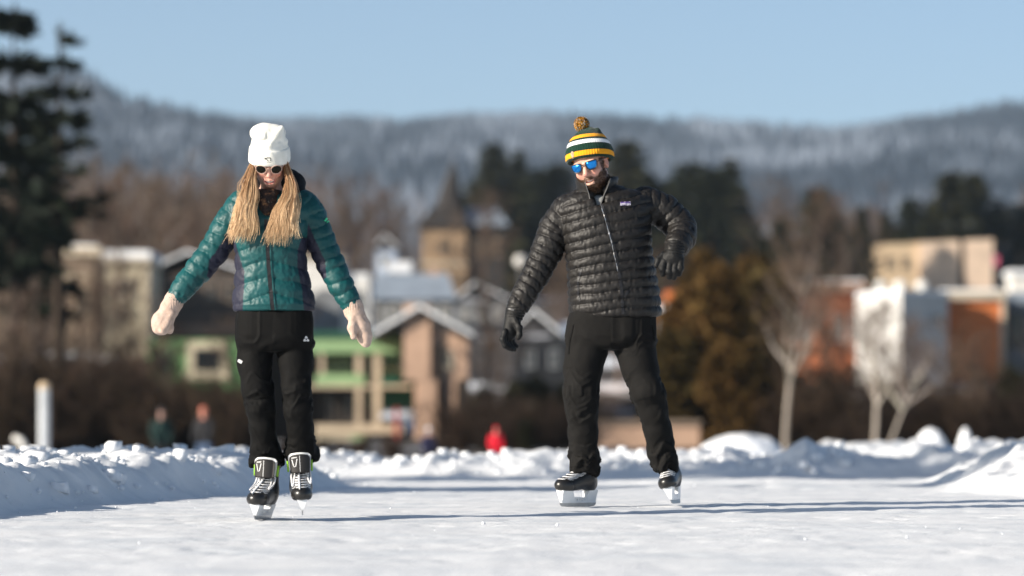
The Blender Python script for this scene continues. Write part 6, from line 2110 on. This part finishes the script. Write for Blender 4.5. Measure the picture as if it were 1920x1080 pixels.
    V, Q = g.mesh(1); V = V + normals(V, Q) * (0.0022 * fbm(V * 55, 3, 6))[:, None]
    gl = np_mesh('glove', V, Q, [M_GLOVE], root)
    g = Field(W(935, 606, -0.14), W(1000, 560, 0.06), 0.004)
    g.chain([W(969, 576, -0.05, 0.050), W(965, 589, -0.052, 0.048)], 0.0, 0.005)
    V, Q = g.mesh(1); V = V + normals(V, Q) * (0.003 * np.sin(V[:, 2] * 420))[:, None]
    np_mesh('cuff', V, Q, [M_GLOVE], gl)
    mb = MB(); gb = bvh_of(V, Q)
    stroke_on(gb, [(W(953, 0)[0], W(0, 580)[2]), (W(964, 0)[0], W(0, 582)[2])], 0.010, 0.003, mb, 6)
    mb.build('buckle', simple_mat('grey_buckle', (0.10, 0.10, 0.10), 0.4, 0.1), gl)
    g = Field(W(1220, 535, -0.30), W(1305, 450, -0.08), 0.0032)        # hand hanging, back of the hand to the camera
    g.chain([W(1265, 468, -0.175, 0.046), W(1263, 478, -0.19, 0.043)], 0.01)
    g.ell(W(1262, 486, -0.20), (0.054, 0.028, 0.040), 0.015)
    fing = [[(1246, 490), (1242, 504), (1243, 514), 0.0165], [(1256, 493), (1254, 509), (1255, 519), 0.017], [(1266, 492), (1265, 508), (1264, 520), 0.0165], [(1276, 488), (1276, 503), (1273, 514), 0.0155]]
    for a, b, c, r_ in fing:
        g.chain([W(a[0], a[1], -0.205, r_ + 0.001), W(b[0], b[1], -0.215, r_), W(c[0], c[1], -0.20, r_ - 0.002)], 0.003, 0.008)
    g.chain([W(1243, 478, -0.19, 0.018), W(1234, 488, -0.20, 0.0165), W(1231, 498, -0.205, 0.014)], 0.010, 0.008)
    V, Q = g.mesh(1); V = V + normals(V, Q) * (0.0022 * fbm(V * 55, 3, 7))[:, None]
    gl = np_mesh('glove', V, Q, [M_GLOVE], root)
    g = Field(W(1230, 495, -0.28), W(1300, 445, -0.06), 0.004)
    g.chain([W(1267, 463, -0.16, 0.052), W(1264, 474, -0.185, 0.049)], 0.0, 0.005)
    V, Q = g.mesh(1); V = V + normals(V, Q) * (0.003 * np.sin(V[:, 2] * 420))[:, None]
    np_mesh('cuff', V, Q, [M_GLOVE], gl)

    # ---- trousers
    g = Field((-0.36, -0.24, 0.14), (0.36, 0.20, 1.06), 0.0055)
    g.loft(Loft([T(572, 1074, 1232, 0.146), T(600, 1064, 1231, 0.15), T(630, 1061, 1231, 0.145), T(646, 1066, 1226, 0.125), T(654, 1082, 1212, 0.10)], 2.5), 0.0)
    legs = [[W(1103, 640, 0, 0.110), W(1094, 690, -0.03, 0.099), W(1089, 735, -0.06, 0.083), W(1091, 770, -0.05, 0.077), W(1094, 810, -0.02, 0.074), W(1096, 850, 0.0, 0.070), W(1096, 880, 0.01, 0.068)],
            [W(1189, 640, 0, 0.112), W(1199, 690, -0.035, 0.092), W(1213, 735, -0.07, 0.082), W(1224, 770, -0.05, 0.074), W(1233, 805, -0.02, 0.070), W(1241, 845, 0.005, 0.064), W(1246, 874, 0.01, 0.062)]]
    for L_ in legs: g.chain(L_, 0.016, 0.02)
    bot = np.where(g.ax[0] < 0, W(0, 888)[2], W(0, 884)[2])[:, None, None] - 0.25 * np.clip(g.ax[1], -0.02, 0.12)[None, :, None]
    g.F = smax(g.F, (bot - g.ax[2][None, None, :]).astype(np.float32), 0.006)
    V, Q = g.mesh(2); N = normals(V, Q)
    V = V + N * trouser_folds(V, legs, 0.62, 15)[:, None]
    # gathered ankle of the right leg
    tr = np_mesh('trousers', V, Q, [M_TROUSER2], root)
    tb = bvh_of(V, Q)
    for pts in ([(1075, 610), (1068, 640), (1066, 665)], [(1222, 612), (1226, 640)]):
        mb = MB(); stroke_on(tb, [(W(a, b)[0], W(a, b)[2]) for a, b in pts], 0.006, 0.003, mb, 12)
        mb.build('pocket_seam', M_TROUSER, tr)
    # ---- skates
    make_skate(root, Matrix.Translation(Vector(W(1088, 950, 0.02))) @ Matrix.Rotation(R(-42), 4, 'Z') @ Matrix.Rotation(R(2), 4, 'Y'), False, M_LACE, M_PINK, False)
    make_skate(root, Matrix.Translation(Vector(W(1269, 944, 0.03))) @ Matrix.Rotation(R(-12), 4, 'Z') @ Matrix.Rotation(R(-14), 4, 'Y'), False, M_LACE, M_PINK, False)
    return root

woman = build_woman()
man = build_man()
